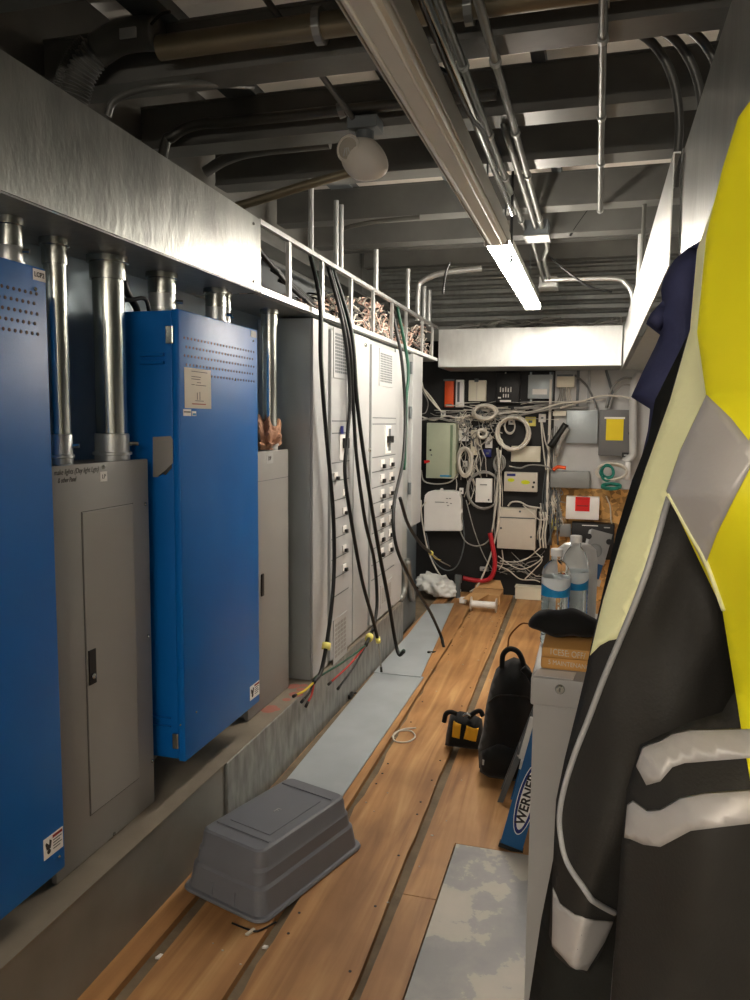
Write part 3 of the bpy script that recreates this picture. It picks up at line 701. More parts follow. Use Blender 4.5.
# ================================================================== LIGHT FIXTURES
LX, LZ = -0.457, 2.40
def light_fixture(label, y0, y1, lit, tm='tube_lit'):
    t = thing('fluorescent_fixture', label, 'light', (LX, (y0 + y1) / 2, LZ), 'strip lights hung in a row')
    if lit:
        bm = NB(); prism(bm, [(LX - 0.044, y0, LZ + 0.05), (LX + 0.044, y0, LZ + 0.05), (LX + 0.035, y0, LZ + 0.11), (LX - 0.035, y0, LZ + 0.11)], (0, y1 - y0, 0)); fin(bm, 'housing', 'fixture', t)
        for s in (-1, 1):
            bm = NB(); tube(bm, [(LX + s * 0.036, y0 + 0.04, LZ + 0.024), (LX + s * 0.036, y1 - 0.04, LZ + 0.024)], 0.019, 14); fin(bm, 'lit_tube', tm, t, True)
        for yy in (y0 + 0.01, y1 - 0.04):
            bm = NB(); box(bm, LX - 0.055, LX + 0.055, yy, yy + 0.028, LZ + 0.002, LZ + 0.05, 0.003); fin(bm, 'lamp_holder', 'white_plastic', t)
    else:
        bm = NB(); pr = [(LX - 0.047, LZ + 0.006), (LX - 0.038, LZ - 0.012), (LX - 0.018, LZ - 0.018), (LX + 0.018, LZ - 0.018), (LX + 0.038, LZ - 0.012), (LX + 0.047, LZ + 0.006), (LX + 0.047, LZ + 0.03), (LX - 0.047, LZ + 0.03)]
        prism(bm, [(a, y0 + 0.012, b) for a, b in pr], (0, y1 - y0 - 0.024, 0)); lens = fin(bm, 'lens_cover', 'lens_off', t)
        bm = NB()
        for s in (-0.024, 0.024): tube(bm, [(LX + s, y0 + 0.02, LZ - 0.0175), (LX + s, y1 - 0.02, LZ - 0.0175)], 0.004, 8)
        fin(bm, 'lens_ribs', 'lens_off', lens, True)
        for s in (-1, 1):
            bm = NB(); box(bm, LX + s * 0.050 - 0.003, LX + s * 0.050 + 0.003, y0, y1, LZ - 0.004, LZ + 0.06, 0.002); fin(bm, 'side_rail', 'fixture', t)
        bm = NB(); box(bm, LX - 0.045, LX + 0.045, y0, y1, LZ + 0.032, LZ + 0.085); fin(bm, 'housing', 'fixture', t)
        for yy in (y0, y1 - 0.012):
            bm = NB(); box(bm, LX - 0.053, LX + 0.053, yy, yy + 0.011, LZ - 0.018, LZ + 0.085); fin(bm, 'end_cap', 'fixture', t)
    for yy in (y0 + 0.35, y1 - 0.35):
        bm = NB(); tube(bm, [(LX, yy, LZ + (0.085 if not lit else 0.11)), (LX, yy, 2.75)], 0.004, 8); fin(bm, 'hanger_rod', 'gear_dark', t)
    return t
light_fixture('unlit strip light with a long ribbed lens, nearest to the camera', 1.10, 3.56, False)
LX = -0.472
light_fixture('lit strip light with two glowing tubes', 3.62, 5.78, True)
lf = light_fixture('lit strip light hung crosswise behind the photographer', -1.2, 1.2, True, 'tube_fill')  # unseen lamp added to brighten surfaces facing the camera
lf.location = (-0.62, -1.75, LZ); lf.rotation_euler = (0, 0, math.radians(90))
# wiring channel beside the unlit light
bm = NB(); tube(bm, [(LX + 0.085, 1.2, 2.50), (LX + 0.085, 3.5, 2.50)], 0.011, 10); tag(fin(bm, 'conduit', 'conduit', smooth=True), 'thin conduit running close beside the unlit strip light', 'conduit')
bm = NB(); tube(bm, [(LX + 0.075, 1.5, 2.5), (LX + 0.085, 2.2, 2.47), (LX + 0.10, 2.6, 2.50), (LX + 0.07, 3.3, 2.52)], 0.006, 8, 6); tag(fin(bm, 'cable', 'black_rubber', smooth=True), 'black cable lying along the unlit strip light', 'cable')

# ================================================================== OVERHEAD CONDUITS
def run(label, pts, r, mat='conduit_dark', name='conduit', cat='conduit', sm=6, straps=(), group=None, seg=14):
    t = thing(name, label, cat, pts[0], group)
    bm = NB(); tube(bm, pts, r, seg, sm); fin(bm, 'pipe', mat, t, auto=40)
    for s in straps:
        s = Vector(s); bm = NB(); lathe(bm, [(r * 1.25, -0.012), (r * 1.4, -0.012), (r * 1.4, 0.012), (r * 1.25, 0.012)], s, 14, (Vector(pts[-1]) - Vector(pts[0])).normalized()); fin(bm, 'strap', 'galv_dull', t)
    return t
# conduit along the room just under the joists, ending in mid-air
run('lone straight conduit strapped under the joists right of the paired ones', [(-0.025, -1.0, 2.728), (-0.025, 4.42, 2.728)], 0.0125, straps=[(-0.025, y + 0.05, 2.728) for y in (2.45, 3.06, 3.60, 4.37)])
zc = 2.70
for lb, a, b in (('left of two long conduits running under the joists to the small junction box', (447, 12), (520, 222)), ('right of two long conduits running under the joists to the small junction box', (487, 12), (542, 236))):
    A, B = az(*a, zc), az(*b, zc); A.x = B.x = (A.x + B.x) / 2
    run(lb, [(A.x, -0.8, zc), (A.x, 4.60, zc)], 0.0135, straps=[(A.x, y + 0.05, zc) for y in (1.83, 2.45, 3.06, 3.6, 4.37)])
    XJ = A.x
x2 = XJ - 0.035
run('short conduit bending up beside the pair that reaches the junction box', [(x2 - 0.03, 3.02, 2.86), (x2 - 0.03, 3.16, 2.80), (x2, 3.3, zc), (x2, 4.60, zc)], 0.0135)
bj = thing('junction_box', 'small square junction box where three conduits end, right of the lit tubes', 'junction box', (XJ - 0.03, 4.7, 2.64))
bm = NB(); box(bm, XJ - 0.10, XJ + 0.035, 4.60, 4.76, 2.66, 2.745, 0.004); fin(bm, 'body', 'gear_dark', bj)
bm = NB(); box(bm, XJ - 0.104, XJ + 0.039, 4.596, 4.764, 2.652, 2.659); fin(bm, 'cover', 'galv_dull', bj)
bx = thing('junction_box', 'pale junction box at the far end of the lit tubes', 'junction box', (XJ - 0.03, 6.0, 2.64))
bm = NB(); box(bm, XJ - 0.11, XJ + 0.02, 5.96, 6.14, 2.60, 2.67, 0.004); fin(bm, 'body', 'galv_bright', bx)
bm = NB(); box(bm, XJ - 0.114, XJ + 0.024, 5.956, 6.144, 2.592, 2.599); fin(bm, 'cover', 'galv_bright', bx)
run('bright conduit from the small junction box to the far pale one, left of two', [(XJ - 0.075, 4.765, 2.70), (XJ - 0.075, 5.955, 2.64)], 0.014, sm=0)
run('bright offset conduit from the small junction box to the far pale one, right of two', [(XJ - 0.0, 4.765, 2.70), (XJ + 0.0, 5.1, 2.69), (XJ - 0.035, 5.35, 2.67), (XJ - 0.035, 5.955, 2.64)], 0.014)
# the big pipe along the first joist and its flexible conduit
y = 2.36
A = ay(165, 34, y); B = ay(345, 16, y)
bp = run('big brown-painted pipe running along the nearest joist', [(A.x - 0.02, y, 2.80), (-0.4, y, 2.80), (0.62, y, 2.80)], 0.038, 'pipe_paint', sm=0, straps=[(-0.86, y, 2.80), (-0.4, y, 2.80), (-0.02, y, 2.80), (0.35, y, 2.80)])
t = thing('flexible_conduit', 'thick dark flexible conduit with ribs, arching from the brown pipe down into the left wireway', 'conduit', (-1.5, y, 2.6))
pf = [ay(px, py, y) for px, py in ((158, 34), (140, 34), (118, 38), (98, 50), (86, 66), (78, 84), (74, 100))]
bm = NB(); tube(bm, pf[:4], 0.052, 18, 10); fin(bm, 'sleeve', 'flex_dark', t, True)
bm = NB(); q = ay(128, 33, y - 0.056); box(bm, q.x - 0.03, q.x + 0.03, q.y - 0.004, q.y + 0.003, q.z - 0.016, q.z + 0.016, 0.001); fin(bm, 'label_patch', 'cap_grey', t)
sp = smooth_pts(pf[3:], 40); bm = NB(); tube(bm, sp, 0.05, 18, 0, rfun=lambda f: 0.047 + 0.004 * math.sin(f * 6.283 * 13)); fin(bm, 'ribbed_hose', 'flex_dark', t, True)
sp = smooth_pts([ay(px, py, y + 0.02) for px, py in ((84, 40), (74, 50), (66, 64), (60, 80), (57, 96))], 40); bm = NB(); tube(bm, sp, 0.02, 10, 0, rfun=lambda f: 0.017 + 0.003 * math.sin(f * 6.283 * 24)); tag(fin(bm, 'flexible_conduit', 'flex_dark', smooth=True), 'thinner ribbed flexible conduit hugging the thick dark one at upper left', 'conduit')
bm = NB(); tube(bm, [(A.x - 0.02, y - 0.05, 2.85), (A.x + 0.02, y - 0.06, 2.87), (A.x + 0.06, y - 0.07, 2.868)], 0.005, 6, 4); tag(fin(bm, 'cable_tie', 'black'), 'loose black tie sticking up from the end of the brown pipe', 'tie')
# conduit under second joist bending into the wireway
y = 2.99
pts = [ay(px, py, y) for px, py in ((165, 145), (172, 137), (186, 128), (206, 123), (240, 121))]; z0 = pts[-1].z
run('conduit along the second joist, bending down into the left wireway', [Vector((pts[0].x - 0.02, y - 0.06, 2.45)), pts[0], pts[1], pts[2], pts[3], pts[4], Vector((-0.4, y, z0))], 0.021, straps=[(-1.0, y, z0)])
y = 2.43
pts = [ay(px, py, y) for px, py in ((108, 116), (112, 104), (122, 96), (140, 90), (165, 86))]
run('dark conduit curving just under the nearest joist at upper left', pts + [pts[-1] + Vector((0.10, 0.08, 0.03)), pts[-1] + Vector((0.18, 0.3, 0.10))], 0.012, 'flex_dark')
y = 3.45
pts = [ay(px, py, y) for px, py in ((205, 172), (225, 160), (250, 152), (290, 147), (330, 143))]
run('dark conduit sweeping up from the left wireway behind the second joist', pts, 0.026, 'steel_beam')
pts = [ay(px, py, 3.33) for px, py in ((225, 210), (262, 199), (300, 187), (352, 172))]
run('sloping conduit rising from the wireway corner towards the emergency light', [pts[0], pts[1], pts[2], pts[3]], 0.02, 'pipe_paint')
pts = [ay(px, py, 4.3) for px, py in ((338, 232), (352, 226), (380, 221), (420, 217))]
run('conduit along the joist behind the emergency light, bending down at its left end', [pts[0] + Vector((-0.03, 0, -0.03))] + pts, 0.012)
# rods rising from the open wireway
for i, (px, y, r, top, lb) in enumerate(((311, None, 0.013, 2.75, 'steel rod rising from the open wireway, nearest of the row'), (336, None, 0.013, 2.75, 'steel rod rising from the open wireway, second of the row, left of a twin'), (341, None, 0.013, 2.75, 'steel rod rising from the open wireway, second of the row, right of a twin'), (376, None, 0.016, 2.66, 'steel rod rising from the open wireway past its midpoint'), (408, None, 0.016, 2.70, 'bright conduit rising near the far end of the open wireway'))):
    p = ax(px, 270, -1.335); x = -1.36
    p = ax(px, 280, x); run(lb, [(x, p.y, 2.40), (x, p.y, top)], r, 'galv_bright', sm=0)
for i, (px, py) in enumerate(((418, 298), (424, 300), (429, 303))):
    p = ax(px, 310, -1.4); run('white conduit stub standing on the far end of the open wireway, ' + ('left', 'middle', 'right')[i] + ' of three', [(-1.4, p.y, 2.398), (-1.4, p.y, 2.70)] if i else [(-1.4, p.y, 2.398), (-1.4, p.y, 2.62), (-1.37, p.y, 2.70), (-1.2, p.y, 2.76), (-0.9, p.y, 2.78)], 0.022, 'galv_bright')
# rod to the emergency light, hanging wires
run('slanting thin rod from the top edge of the photo to the emergency light', [ay(258, -12, 2.3), ay(360, 128, 3.02)], 0.011, 'steel_beam', sm=0)
for lb, pts, y in (('cut cable end dangling from the deck, left of the lit tubes', ((450, 262), (446, 272), (444, 284), (443, 294)), 5.0), ('thin black cable hanging beside the start of the lit tubes', ((513, 170), (512, 215), (511, 262)), 3.9),
                   ('dark slack cable between joists behind the unlit strip light', ((430, 64), (448, 72), (470, 82)), 2.9), ('loose dark cable sagging across the deck ribs at right', ((548, 256), (572, 275), (590, 287), (612, 292)), 5.6),
                   ('thin wire hanging from the joist right of the straight conduit', ((590, 207), (577, 225), (570, 236)), 5.0)):
    bm = NB(); tube(bm, [ay(px, py, y) for px, py in pts], 0.007, 8, 5); tag(fin(bm, 'cable', 'black_rubber', smooth=True), lb, 'cable')
run('bright bent conduit under the deck ribs beside the right wireway', [ay(px, py, 5.9) for px, py in ((545, 280), (580, 279), (616, 279), (626, 284), (632, 294), (633, 312))], 0.016, 'galv_bright')
run('straight bright conduit stub above the far end of the right wireway', [(0.21, 5.0, 2.37), (0.21, 5.0, 2.72)], 0.016, 'galv_bright', sm=0)
run('thin vertical conduit dropping onto the right wireway from the last big joist', [(0.20, 4.45, 2.37), (0.20, 4.45, 2.75)], 0.012, sm=0)
for i in range(3):
    x = 0.22 + 0.07 * i
    run('dark flexible conduit bending over the right wireway, ' + ('left', 'middle', 'right')[i] + ' of three', [(x, 2.85, 2.385), (x, 2.80, 2.60), (x - 0.05, 2.78, 2.76), (x - 0.16, 2.76, 2.86), (x - 0.4, 2.74, 2.90)], 0.014, 'flex_dark')
bm = NB()
for k in range(24):
    x = R(-1.28, 0.1); pts = [(x, R(6.62, 6.9), 2.385)]
    for j in range(4): x += R(0.05, 0.22); pts.append((min(x, 0.16), R(6.6, 7.05), R(2.385, 2.47)))
    tube(bm, pts, R(0.005, 0.009), 6, 5)
tag(fin(bm, 'loose_cables', 'cable_grey', smooth=True), 'loose cables heaped on top of the wireway over the back wall', 'wires', kind='stuff')

# ================================================================== EMERGENCY LIGHT
c = ay(365, 160, 3.0)
t = thing('emergency_light', 'round beige emergency light head hanging under the joists', 'light', c)
bm = NB(); bmesh.ops.create_uvsphere(bm, u_segments=32, v_segments=20, radius=1)
for v in bm.verts:
    q = v.co; taper = 1 - 0.22 * q.x * (q.x > 0)
    v.co = Vector((q.x * 0.100, q.y * 0.075 * taper, q.z * 0.080 * taper)); v.co = Matrix.Rotation(math.radians(28), 3, 'Y') @ v.co; v.co += c
fin(bm, 'shell', 'head_shell', t, True)
n = Vector((-0.25, -0.95, 0.0)).normalized(); lc = ay(356, 153, 3.0) + n * 0.052
bm = NB(); lathe(bm, [(0.050, -0.02), (0.052, 0.006), (0.046, 0.012), (0.043, 0.008)], lc, 28, n); rim = fin(bm, 'lamp_rim', 'head_shell', t, auto=40)
bm = NB(); lathe(bm, [(0.042, 0.0), (0.040, 0.009), (0.025, 0.014), (0.002, 0.016)], lc, 28, n); ln = fin(bm, 'lens', 'head_lens', t, True)
a_, b_ = frame_of(n); bm = NB()
for s in (-0.5, 0.0, 0.5): tube(bm, [lc + n * 0.0165 + a_ * 0.012 * s, lc + n * 0.012 + a_ * 0.03 * s + b_ * 0.028], 0.002, 6)
fin(bm, 'lens_ribs', 'cap_grey', ln)
bm = NB(); tube(bm, [c + Vector((0, 0, 0.06)), Vector((c.x, c.y, c.z + 0.13))], 0.035, 16); box(bm, c.x - 0.06, c.x + 0.06, c.y - 0.05, c.y + 0.05, c.z + 0.105, c.z + 0.15, 0.004); fin(bm, 'mounting_box', 'gear_dark', t)

# ================================================================== HANGING CABLES
def hang(label, pts, xa, xb, r=0.010, mat='black_rubber', tape=None, ends=(), strands=1, name='hanging_cable'):
    n = len(pts); P3 = [ax(px, py, xa + (xb - xa) * (i / (n - 1)) ** 1.5) for i, (px, py) in enumerate(pts)]
    P3[0] = Vector((XF - 0.03, P3[0].y, 2.40)) if pts[0][1] < 330 else P3[0]
    t = thing(name, label, 'cable', P3[-1], 'cut cables hanging from the open wireway')
    S = smooth_pts(P3, 8)
    for k in range(strands):
        bm = NB(); off = (k - (strands - 1) / 2) * r * 2.1
        tube(bm, [p + Vector((-off * 0.2, off * (0.7 + 0.3 * math.sin(i * 0.12 + k)), 0)) for i, p in enumerate(S)], r, 10); fin(bm, 'jacket', mat if k == 0 else ('green_cable' if k == 1 else 'black_rubber'), t, True)
    if tape:
        q = min(S, key=lambda v: abs((v - ax(tape[0], tape[1], xb)).length)); i = S.index(q); d = (S[min(i + 1, len(S) - 1)] - S[max(0, i - 1)]).normalized()
        bm = NB(); tube(bm, [q - d * 0.016, q + d * 0.016], r * (0.75 + 0.75 * strands), 12); fin(bm, 'tape_band', 'tape_yellow', t, True)
    for mt, px, py, xe in ends:
        e = ax(px, py, xe); st = S[-1]; m = (st + e) / 2 + Vector((R(-.005, .005), 0, -0.012))
        bm = NB(); tube(bm, [st, m, e], 0.0055, 8, 5); w = fin(bm, 'conductor', mt, t, True)
        d = (e - m).normalized(); bm = NB(); tube(bm, [e, e + d * 0.03], 0.0075, 8); fin(bm, 'end_cap', 'black', w, True)
    return t
hang('pair of cut cables hanging nearest, ending in yellow, red and black conductors', ((321, 262), (320, 300), (321, 360), (326, 430), (333, 510), (334, 570), (330, 620), (322, 668), (314, 682)), -1.29, -1.262, 0.010, tape=(327, 644), strands=2,
     ends=(('wire_yellow', 296, 695, -1.28), ('black', 304, 699, -1.27), ('wire_red', 308, 702, -1.26)))
hang('cut cable bowing left in the middle group, ending beside a yellow tape band', ((338, 268), (344, 330), (350, 395), (347, 440), (345, 475), (352, 525), (362, 580), (373, 620), (378, 640)), -1.29, -1.19, 0.010, tape=(378, 639), ends=(('cable_grey', 381, 667, -1.17),))
hang('thick cut cable crossing the middle group, its end curled on the grey floor sheet', ((343, 275), (351, 330), (357, 400), (366, 470), (378, 545), (388, 598), (395, 640), (399, 654), (404, 651)), -1.29, -1.09, 0.011, strands=2)
hang('cut cable in the middle group ending in splayed red and black conductors', ((340, 283), (349, 340), (353, 400), (357, 460), (365, 520), (374, 560), (377, 600), (374, 625), (366, 645)), -1.29, -1.21, 0.010, tape=(370, 638), strands=2,
     ends=(('wire_red', 331, 682, -1.275), ('black', 340, 686, -1.25), ('green_cable', 320, 676, -1.28)))
hang('long dark cable from the far wireway, its end lying on the wooden planks', ((398, 320), (401, 355), (405, 410), (403, 460), (394, 505), (396, 545), (412, 582), (430, 612), (441, 636), (444, 648)), -1.29, -0.99, 0.011, strands=1,
     ends=(('black', 430, 652, -1.05), ('cable_white', 434, 657, -1.03)))
hang('green cable dropping straight beside the second switchgear cabinet', ((405, 322), (408, 365), (406, 400), (405, 440), (404, 470)), -1.29, -1.29, 0.011, 'green_cable')
hang('cable sagging from behind the narrow end cabinet to a yellow taped splice', ((400, 498), (408, 524), (420, 543), (431, 553)), -1.25, -1.24, 0.012, tape=(432, 553), ends=(('tape_yellow', 440, 560, -1.24), ('cable_grey', 450, 566, -1.24)))

# ================================================================== ON THE FLOOR
t = thing('floor_sheet', 'long grey metal sheet lying along the curb from the tote to the back', 'metal sheet', (-1.15, 4.5, 0.0))
bm = NB(); prism(bm, [Vector(p) for p in ((-1.262, 2.62, 0.004), (-0.985, 2.62, 0.004), (-0.985, 4.62, 0.004), (-1.302, 4.62, 0.004))], (0, 0, 0.006)); fin(bm, 'sheet', 'board_grey', t)
bm = NB(); prism(bm, [Vector(p) for p in ((-1.304, 4.6, 0.0105), (-1.0, 4.6, 0.0105), (-1.15, 6.62, 0.0105), (-1.33, 6.52, 0.0105), (-1.30, 5.5, 0.0105))], (0, 0, 0.004)); fin(bm, 'sheet', 'board_grey', t)
bm = NB(); box(bm, -1.31, -1.262, 2.7, 5.3, 0.001, 0.003); tag(fin(bm, 'dust', 'dirt'), 'brown dirt lying between the curb and the grey metal sheet', 'dirt', kind='stuff')

# upside-down tote
TO = Matrix.Translation(Vector((-1.052, 2.452, 0.001))) @ Matrix.Rotation(math.radians(-17.5), 4, 'Z')
t = thing('tote', 'grey plastic tote lying upside down on the planks', 'tote', TO.translation)
def rrect(w, l, r, n=6):
    o = []
    for cx_, cy_, a0 in ((w - r, l - r, 0), (-w + r, l - r, 90), (-w + r, -l + r, 180), (w - r, -l + r, 270)):
        for k in range(n + 1):
            a = math.radians(a0 + 90 * k / n); o.append((cx_ + r * math.cos(a), cy_ + r * math.sin(a)))
    return o
def loft(bm, levels, cap=True):
    rings = [[bm.verts.new(TO @ Vector((x, y, z))) for x, y in rrect(w, l, r)] for w, l, r, z in levels]
    for A, B in zip(rings, rings[1:]):
        for k in range(len(A)): bm.faces.new((A[k], A[(k + 1) % len(A)], B[(k + 1) % len(A)], B[k]))
    if cap: bm.faces.new(rings[-1]); bm.faces.new(rings[0][::-1])
    return bm
bm = NB(); loft(bm, [(0.174, 0.277, 0.04, 0.014), (0.164, 0.265, 0.04, 0.090), (0.156, 0.257, 0.04, 0.100), (0.152, 0.252, 0.04, 0.142), (0.146, 0.246, 0.04, 0.152), (0.140, 0.241, 0.036, 0.192), (0.136, 0.237, 0.032, 0.203), (0.128, 0.229, 0.026, 0.208)])
fin(bm, 'shell', 'tote', t, auto=25)
bm = NB(); loft(bm, [(0.184, 0.288, 0.045, 0.0), (0.188, 0.292, 0.045, 0.006), (0.184, 0.288, 0.045, 0.014), (0.170, 0.272, 0.04, 0.0142)]); fin(bm, 'rim', 'tote', t, auto=30)
bm = NB()
for s in (-1, 1):
    prism(bm, [TO @ Vector((-0.118, s * 0.178, 0.2081)), TO @ Vector((0.118, s * 0.178, 0.2081)), TO @ Vector((0.118, s * 0.170, 0.2081)), TO @ Vector((-0.118, s * 0.170, 0.2081))], (0, 0, 0.004)); fin(bm, 'base_rib', 'tote', t); bm = NB()
prism(bm, [TO @ Vector(p) for p in ((-0.09, -0.14, 0.2082), (0.09, -0.14, 0.2082), (0.09, 0.14, 0.2082), (-0.09, 0.14, 0.2082))], (0, 0, 0.0022)); pan = fin(bm, 'base_panel', 'tote', t)
bm = NB()
for q in ((-0.004, 0.0, -0.014, 0.014), (0.0, 0.012, 0.010, 0.014), (0.0, 0.009, -0.002, 0.002)):
    prism(bm, [TO @ Vector(p) for p in ((q[0], q[2], 0.2105), (q[1], q[2], 0.2105), (q[1], q[3], 0.2105), (q[0], q[3], 0.2105))], (0, 0, 0.0008))
fin(bm, 'moulded_mark', 'cap_grey', pan)
for s in (-0.05, 0.05):
    bm = NB(); prism(bm, [TO @ Vector((s, -0.268, 0.015)), TO @ Vector((s + 0.006, -0.268, 0.015)), TO @ Vector((s + 0.006, -0.262, 0.06)), TO @ Vector((s, -0.262, 0.06))], TO.to_3x3() @ Vector((0, -0.012, 0))); fin(bm, 'side_rib', 'tote', t)

# scraps on the planks
for lb, poly, mt in (('white paint chip on the dirt strip beside the curb', ((0.0, 0.0), (0.02, 0.004), (0.024, 0.018), (0.006, 0.02)), 'white_paper'), ('small bent wood splinter lying just in front of the tote', ((0, 0), (0.012, 0.0), (0.022, 0.03), (0.012, 0.034)), 'sticker_tan'), ('pale chip lying in front of the tote on the second seam', ((0, 0), (0.014, 0.003), (0.016, 0.012), (0.002, 0.012)), 'white_paper')):
    p = az(*{'w': (155, 951), 's': (245, 935), 'p': (262, 941)}[lb[0]], 0.002) if 0 else az(*((155, 951) if lb.startswith('white') else (245, 935) if lb.startswith('small') else (262, 941)), 0.002)
    z = 0.001 if lb.startswith('small') else -0.024
    bm = NB(); prism(bm, [Vector((p.x + a, p.y + b, z)) for a, b in poly], (0, 0, 0.006)); tag(fin(bm, 'scrap', mt), lb, 'scrap')
bm = NB(); tube(bm, [az(x, y, 0.004) for x, y in ((232, 923), (247, 929), (258, 931), (276, 922))], 0.003, 6, 4); tag(fin(bm, 'cable_tie', 'black'), 'thin black tie lying on the planks against the tote rim', 'tie')
bm = NB()
for k in range(70):
    p = (R(-1.31, -0.5), R(1.6, 6.5)); s = R(0.002, 0.006); z = 0.0005 if p[0] > -1.19 else -0.0245
    if -1.33 < p[0] < -0.75 and 2.1 < p[1] < 2.75: continue
    if p[0] < -0.97 and p[1] > 2.6: continue
    prism(bm, [Vector((p[0] + s * math.cos(a), p[1] + s * math.sin(a) * R(0.5, 1), z)) for a in (0, 1.6, 3.1, 4.5)], (0, 0, 0.002))
tag(fin(bm, 'debris', 'sticker_tan'), 'scattered pale crumbs on the floor planks', 'debris', kind='stuff')
# white wire loop, black plug on the sheet edge
bm = NB(); tube(bm, [az(x, y, 0.006) for x, y in ((416, 728), (404, 729), (394, 734), (395, 741), (407, 742), (415, 737), (411, 731), (399, 731), (392, 737))], 0.004, 8, 5); tag(fin(bm, 'wire_offcut', 'cable_white', smooth=True), 'white wire offcut curled on the planks right of the grey sheet', 'wire')
p = az(349, 697, 0.012); bm = NB(); box(bm, p.x - 0.02, p.x + 0.02, p.y - 0.035, p.y + 0.035, 0.0105, 0.035, 0.006); tube(bm, [(p.x, p.y + 0.03, 0.02), (p.x + 0.02, p.y + 0.07, 0.016)], 0.006, 8); tag(fin(bm, 'connector', 'black'), 'small black connector lying on the left edge of the grey sheet', 'connector')

# ------------------------------------------------------------------ backpack
def P2(pts, y): return [(lambda v: (v.x, v.z))(ay(px, py, y)) for px, py in pts]
def clamp0(pts, z=0.002): return [(x, max(z, zz)) for x, zz in pts]
BY = 3.44
out = clamp0(P2(((503, 662), (514, 657), (523, 660), (530, 668), (535, 682), (537, 705), (537, 750), (534, 772), (527, 783), (508, 784), (488, 780), (479, 768), (478, 748), (483, 730), (486, 705), (491, 684), (496, 669)), BY))
t = thing('backpack', 'black backpack standing on the planks beside the blue ladder', 'backpack', (sum(p[0] for p in out) / len(out), BY, 0.002))
pk = Pillow(out, BY, 0.11, 0.09, lambda x, z: 0.008 * math.sin(40 * x + 20 * z) * math.sin(23 * z))
fin(pk.mesh(0.02), 'body', 'black_cloth', t, True)
pocket = clamp0(P2(((484, 742), (500, 735), (526, 738), (536, 748), (532, 768), (520, 776), (492, 773), (483, 762)), BY), 0.02)
pp = Pillow(pocket, BY - 0.105, 0.035, 0.05); fin(pp.mesh(0.02), 'front_pocket', 'black_cloth', t, True)
bm = NB(); tube(bm, [ay(px, py, BY - 0.02) for px, py in ((502, 668), (503, 655), (509, 649), (517, 651), (522, 659), (524, 668))], 0.012, 10, 6); h = fin(bm, 'carry_handle', 'black_cloth', t, True)
bm = NB(); tube(bm, [ay(px, py, BY - 0.06) for px, py in ((523, 668), (530, 676), (536, 690), (540, 720))], 0.016, 10, 6); fin(bm, 'shoulder_strap', 'black_cloth', t, True)
bm = NB(); tube(bm, [Vector((x, pk.front(x, z) - 0.003, z)) for x, z in P2(((490, 700), (500, 690), (515, 687), (530, 694), (538, 710)), BY)], 0.004, 6, 5); fin(bm, 'zip', 'black', t)
q = ay(481, 759, BY - 0.09); bm = NB(); box(bm, q.x + 0.01, q.x + 0.03, q.y - 0.035, q.y - 0.02, q.z - 0.012, q.z + 0.012, 0.002); fin(bm, 'badge', 'cap_grey', t)

# tool pouch
TY = 3.66
out = clamp0(P2(((445, 750), (446, 735), (450, 715), (460, 711), (473, 714), (482, 719), (486, 750), (465, 753)), 3.66))
t = thing('tool_pouch', 'small black tool bag with yellow panels beside the backpack', 'tool bag', (out[0][0] + 0.08, TY, 0.002))
pk = Pillow(out, TY, 0.07, 0.04); fin(pk.mesh(0.012), 'body', 'black_cloth', t, True)
for pts in (((455.5, 717), (463.5, 719), (462, 733), (454.5, 731)), ((469, 720), (480, 725), (478, 736), (466, 733))):
    fin(pk.overlay(P2(pts, TY), 0.012, 0.004), 'yellow_panel', 'yellow_cloth', t, True)
for pts in (((444, 722), (446, 714), (451, 712), (457, 714)), ((469, 718), (474, 713), (480, 711), (483, 716))):
    bm = NB(); tube(bm, [ay(px, py, TY - 0.05) for px, py in pts], 0.012, 8, 6); fin(bm, 'strap', 'black_cloth', t, True)
bm = NB(); tube(bm, [ay(px, py, TY - 0.06) for px, py in ((463, 716), (467, 714), (471, 716))], 0.006, 8, 5); fin(bm, 'tool_handle', 'conduit', t, True)

# ------------------------------------------------------------------ blue step ladder
f0 = Vector((-0.255, 2.80, 0.0)); top = Vector((0.02, 2.98, 1.17)); dl = (top - f0).normalized(); wv = Vector((0, 1, 0)); sv = wv.cross(dl).normalized(); 
sv = Vector((0.98, 0, -0.2)).normalized(); sv = (sv - dl * sv.dot(dl)).normalized(); nv = dl.cross(sv).normalized()
if nv.y > 0: nv = -nv
t = thing('step_ladder', 'blue folded step ladder leaning behind the grey cabinet', 'ladder', f0)
L = (top - f0).length
def lbox(name, s0, s1, n0, n1, l0, l1, mat, par):
    bm = NB(); prism(bm, [f0 + sv * a + nv * b + dl * l0 for a, b in ((s0, n0), (s1, n0), (s1, n1), (s0, n1))], dl * (l1 - l0)); return fin(bm, name, mat, par)
ra = lbox('front_rail', -0.042, 0.042, 0, 0.004, 0.016, L - 0.08, 'fiberglass', t)
lbox('front_rail', -0.042, 0.042, -0.40, -0.396, 0.03, L - 0.08, 'fiberglass', t)
lbox('rail_flange', -0.042, -0.038, -0.025, -0.0005, 0.016, L - 0.08, 'fiberglass', ra); lbox('rail_flange', 0.038, 0.042, -0.025, -0.0005, 0.016, L - 0.08, 'fiberglass', ra)
for l0 in (0.30, 0.60, 0.88): lbox('tread', -0.05, 0.036, -0.39, -0.006, l0, l0 + 0.025, 'alum', t)
lbox('spreader_plate', -0.062, -0.043, -0.02, 0.002, 0.34, 0.50, 'alum', t)
lbox('rail_foot', -0.046, 0.046, -0.03, 0.006, 0.0, 0.015, 'black_rubber', t); lbox('rail_foot', -0.046, 0.046, -0.41, -0.39, 0.0, 0.04, 'black_rubber', t)
tc = lbox('top_cap', -0.032, 0.045, -0.41, 0.008, L - 0.09, L + 0.03, 'cap_grey', t)
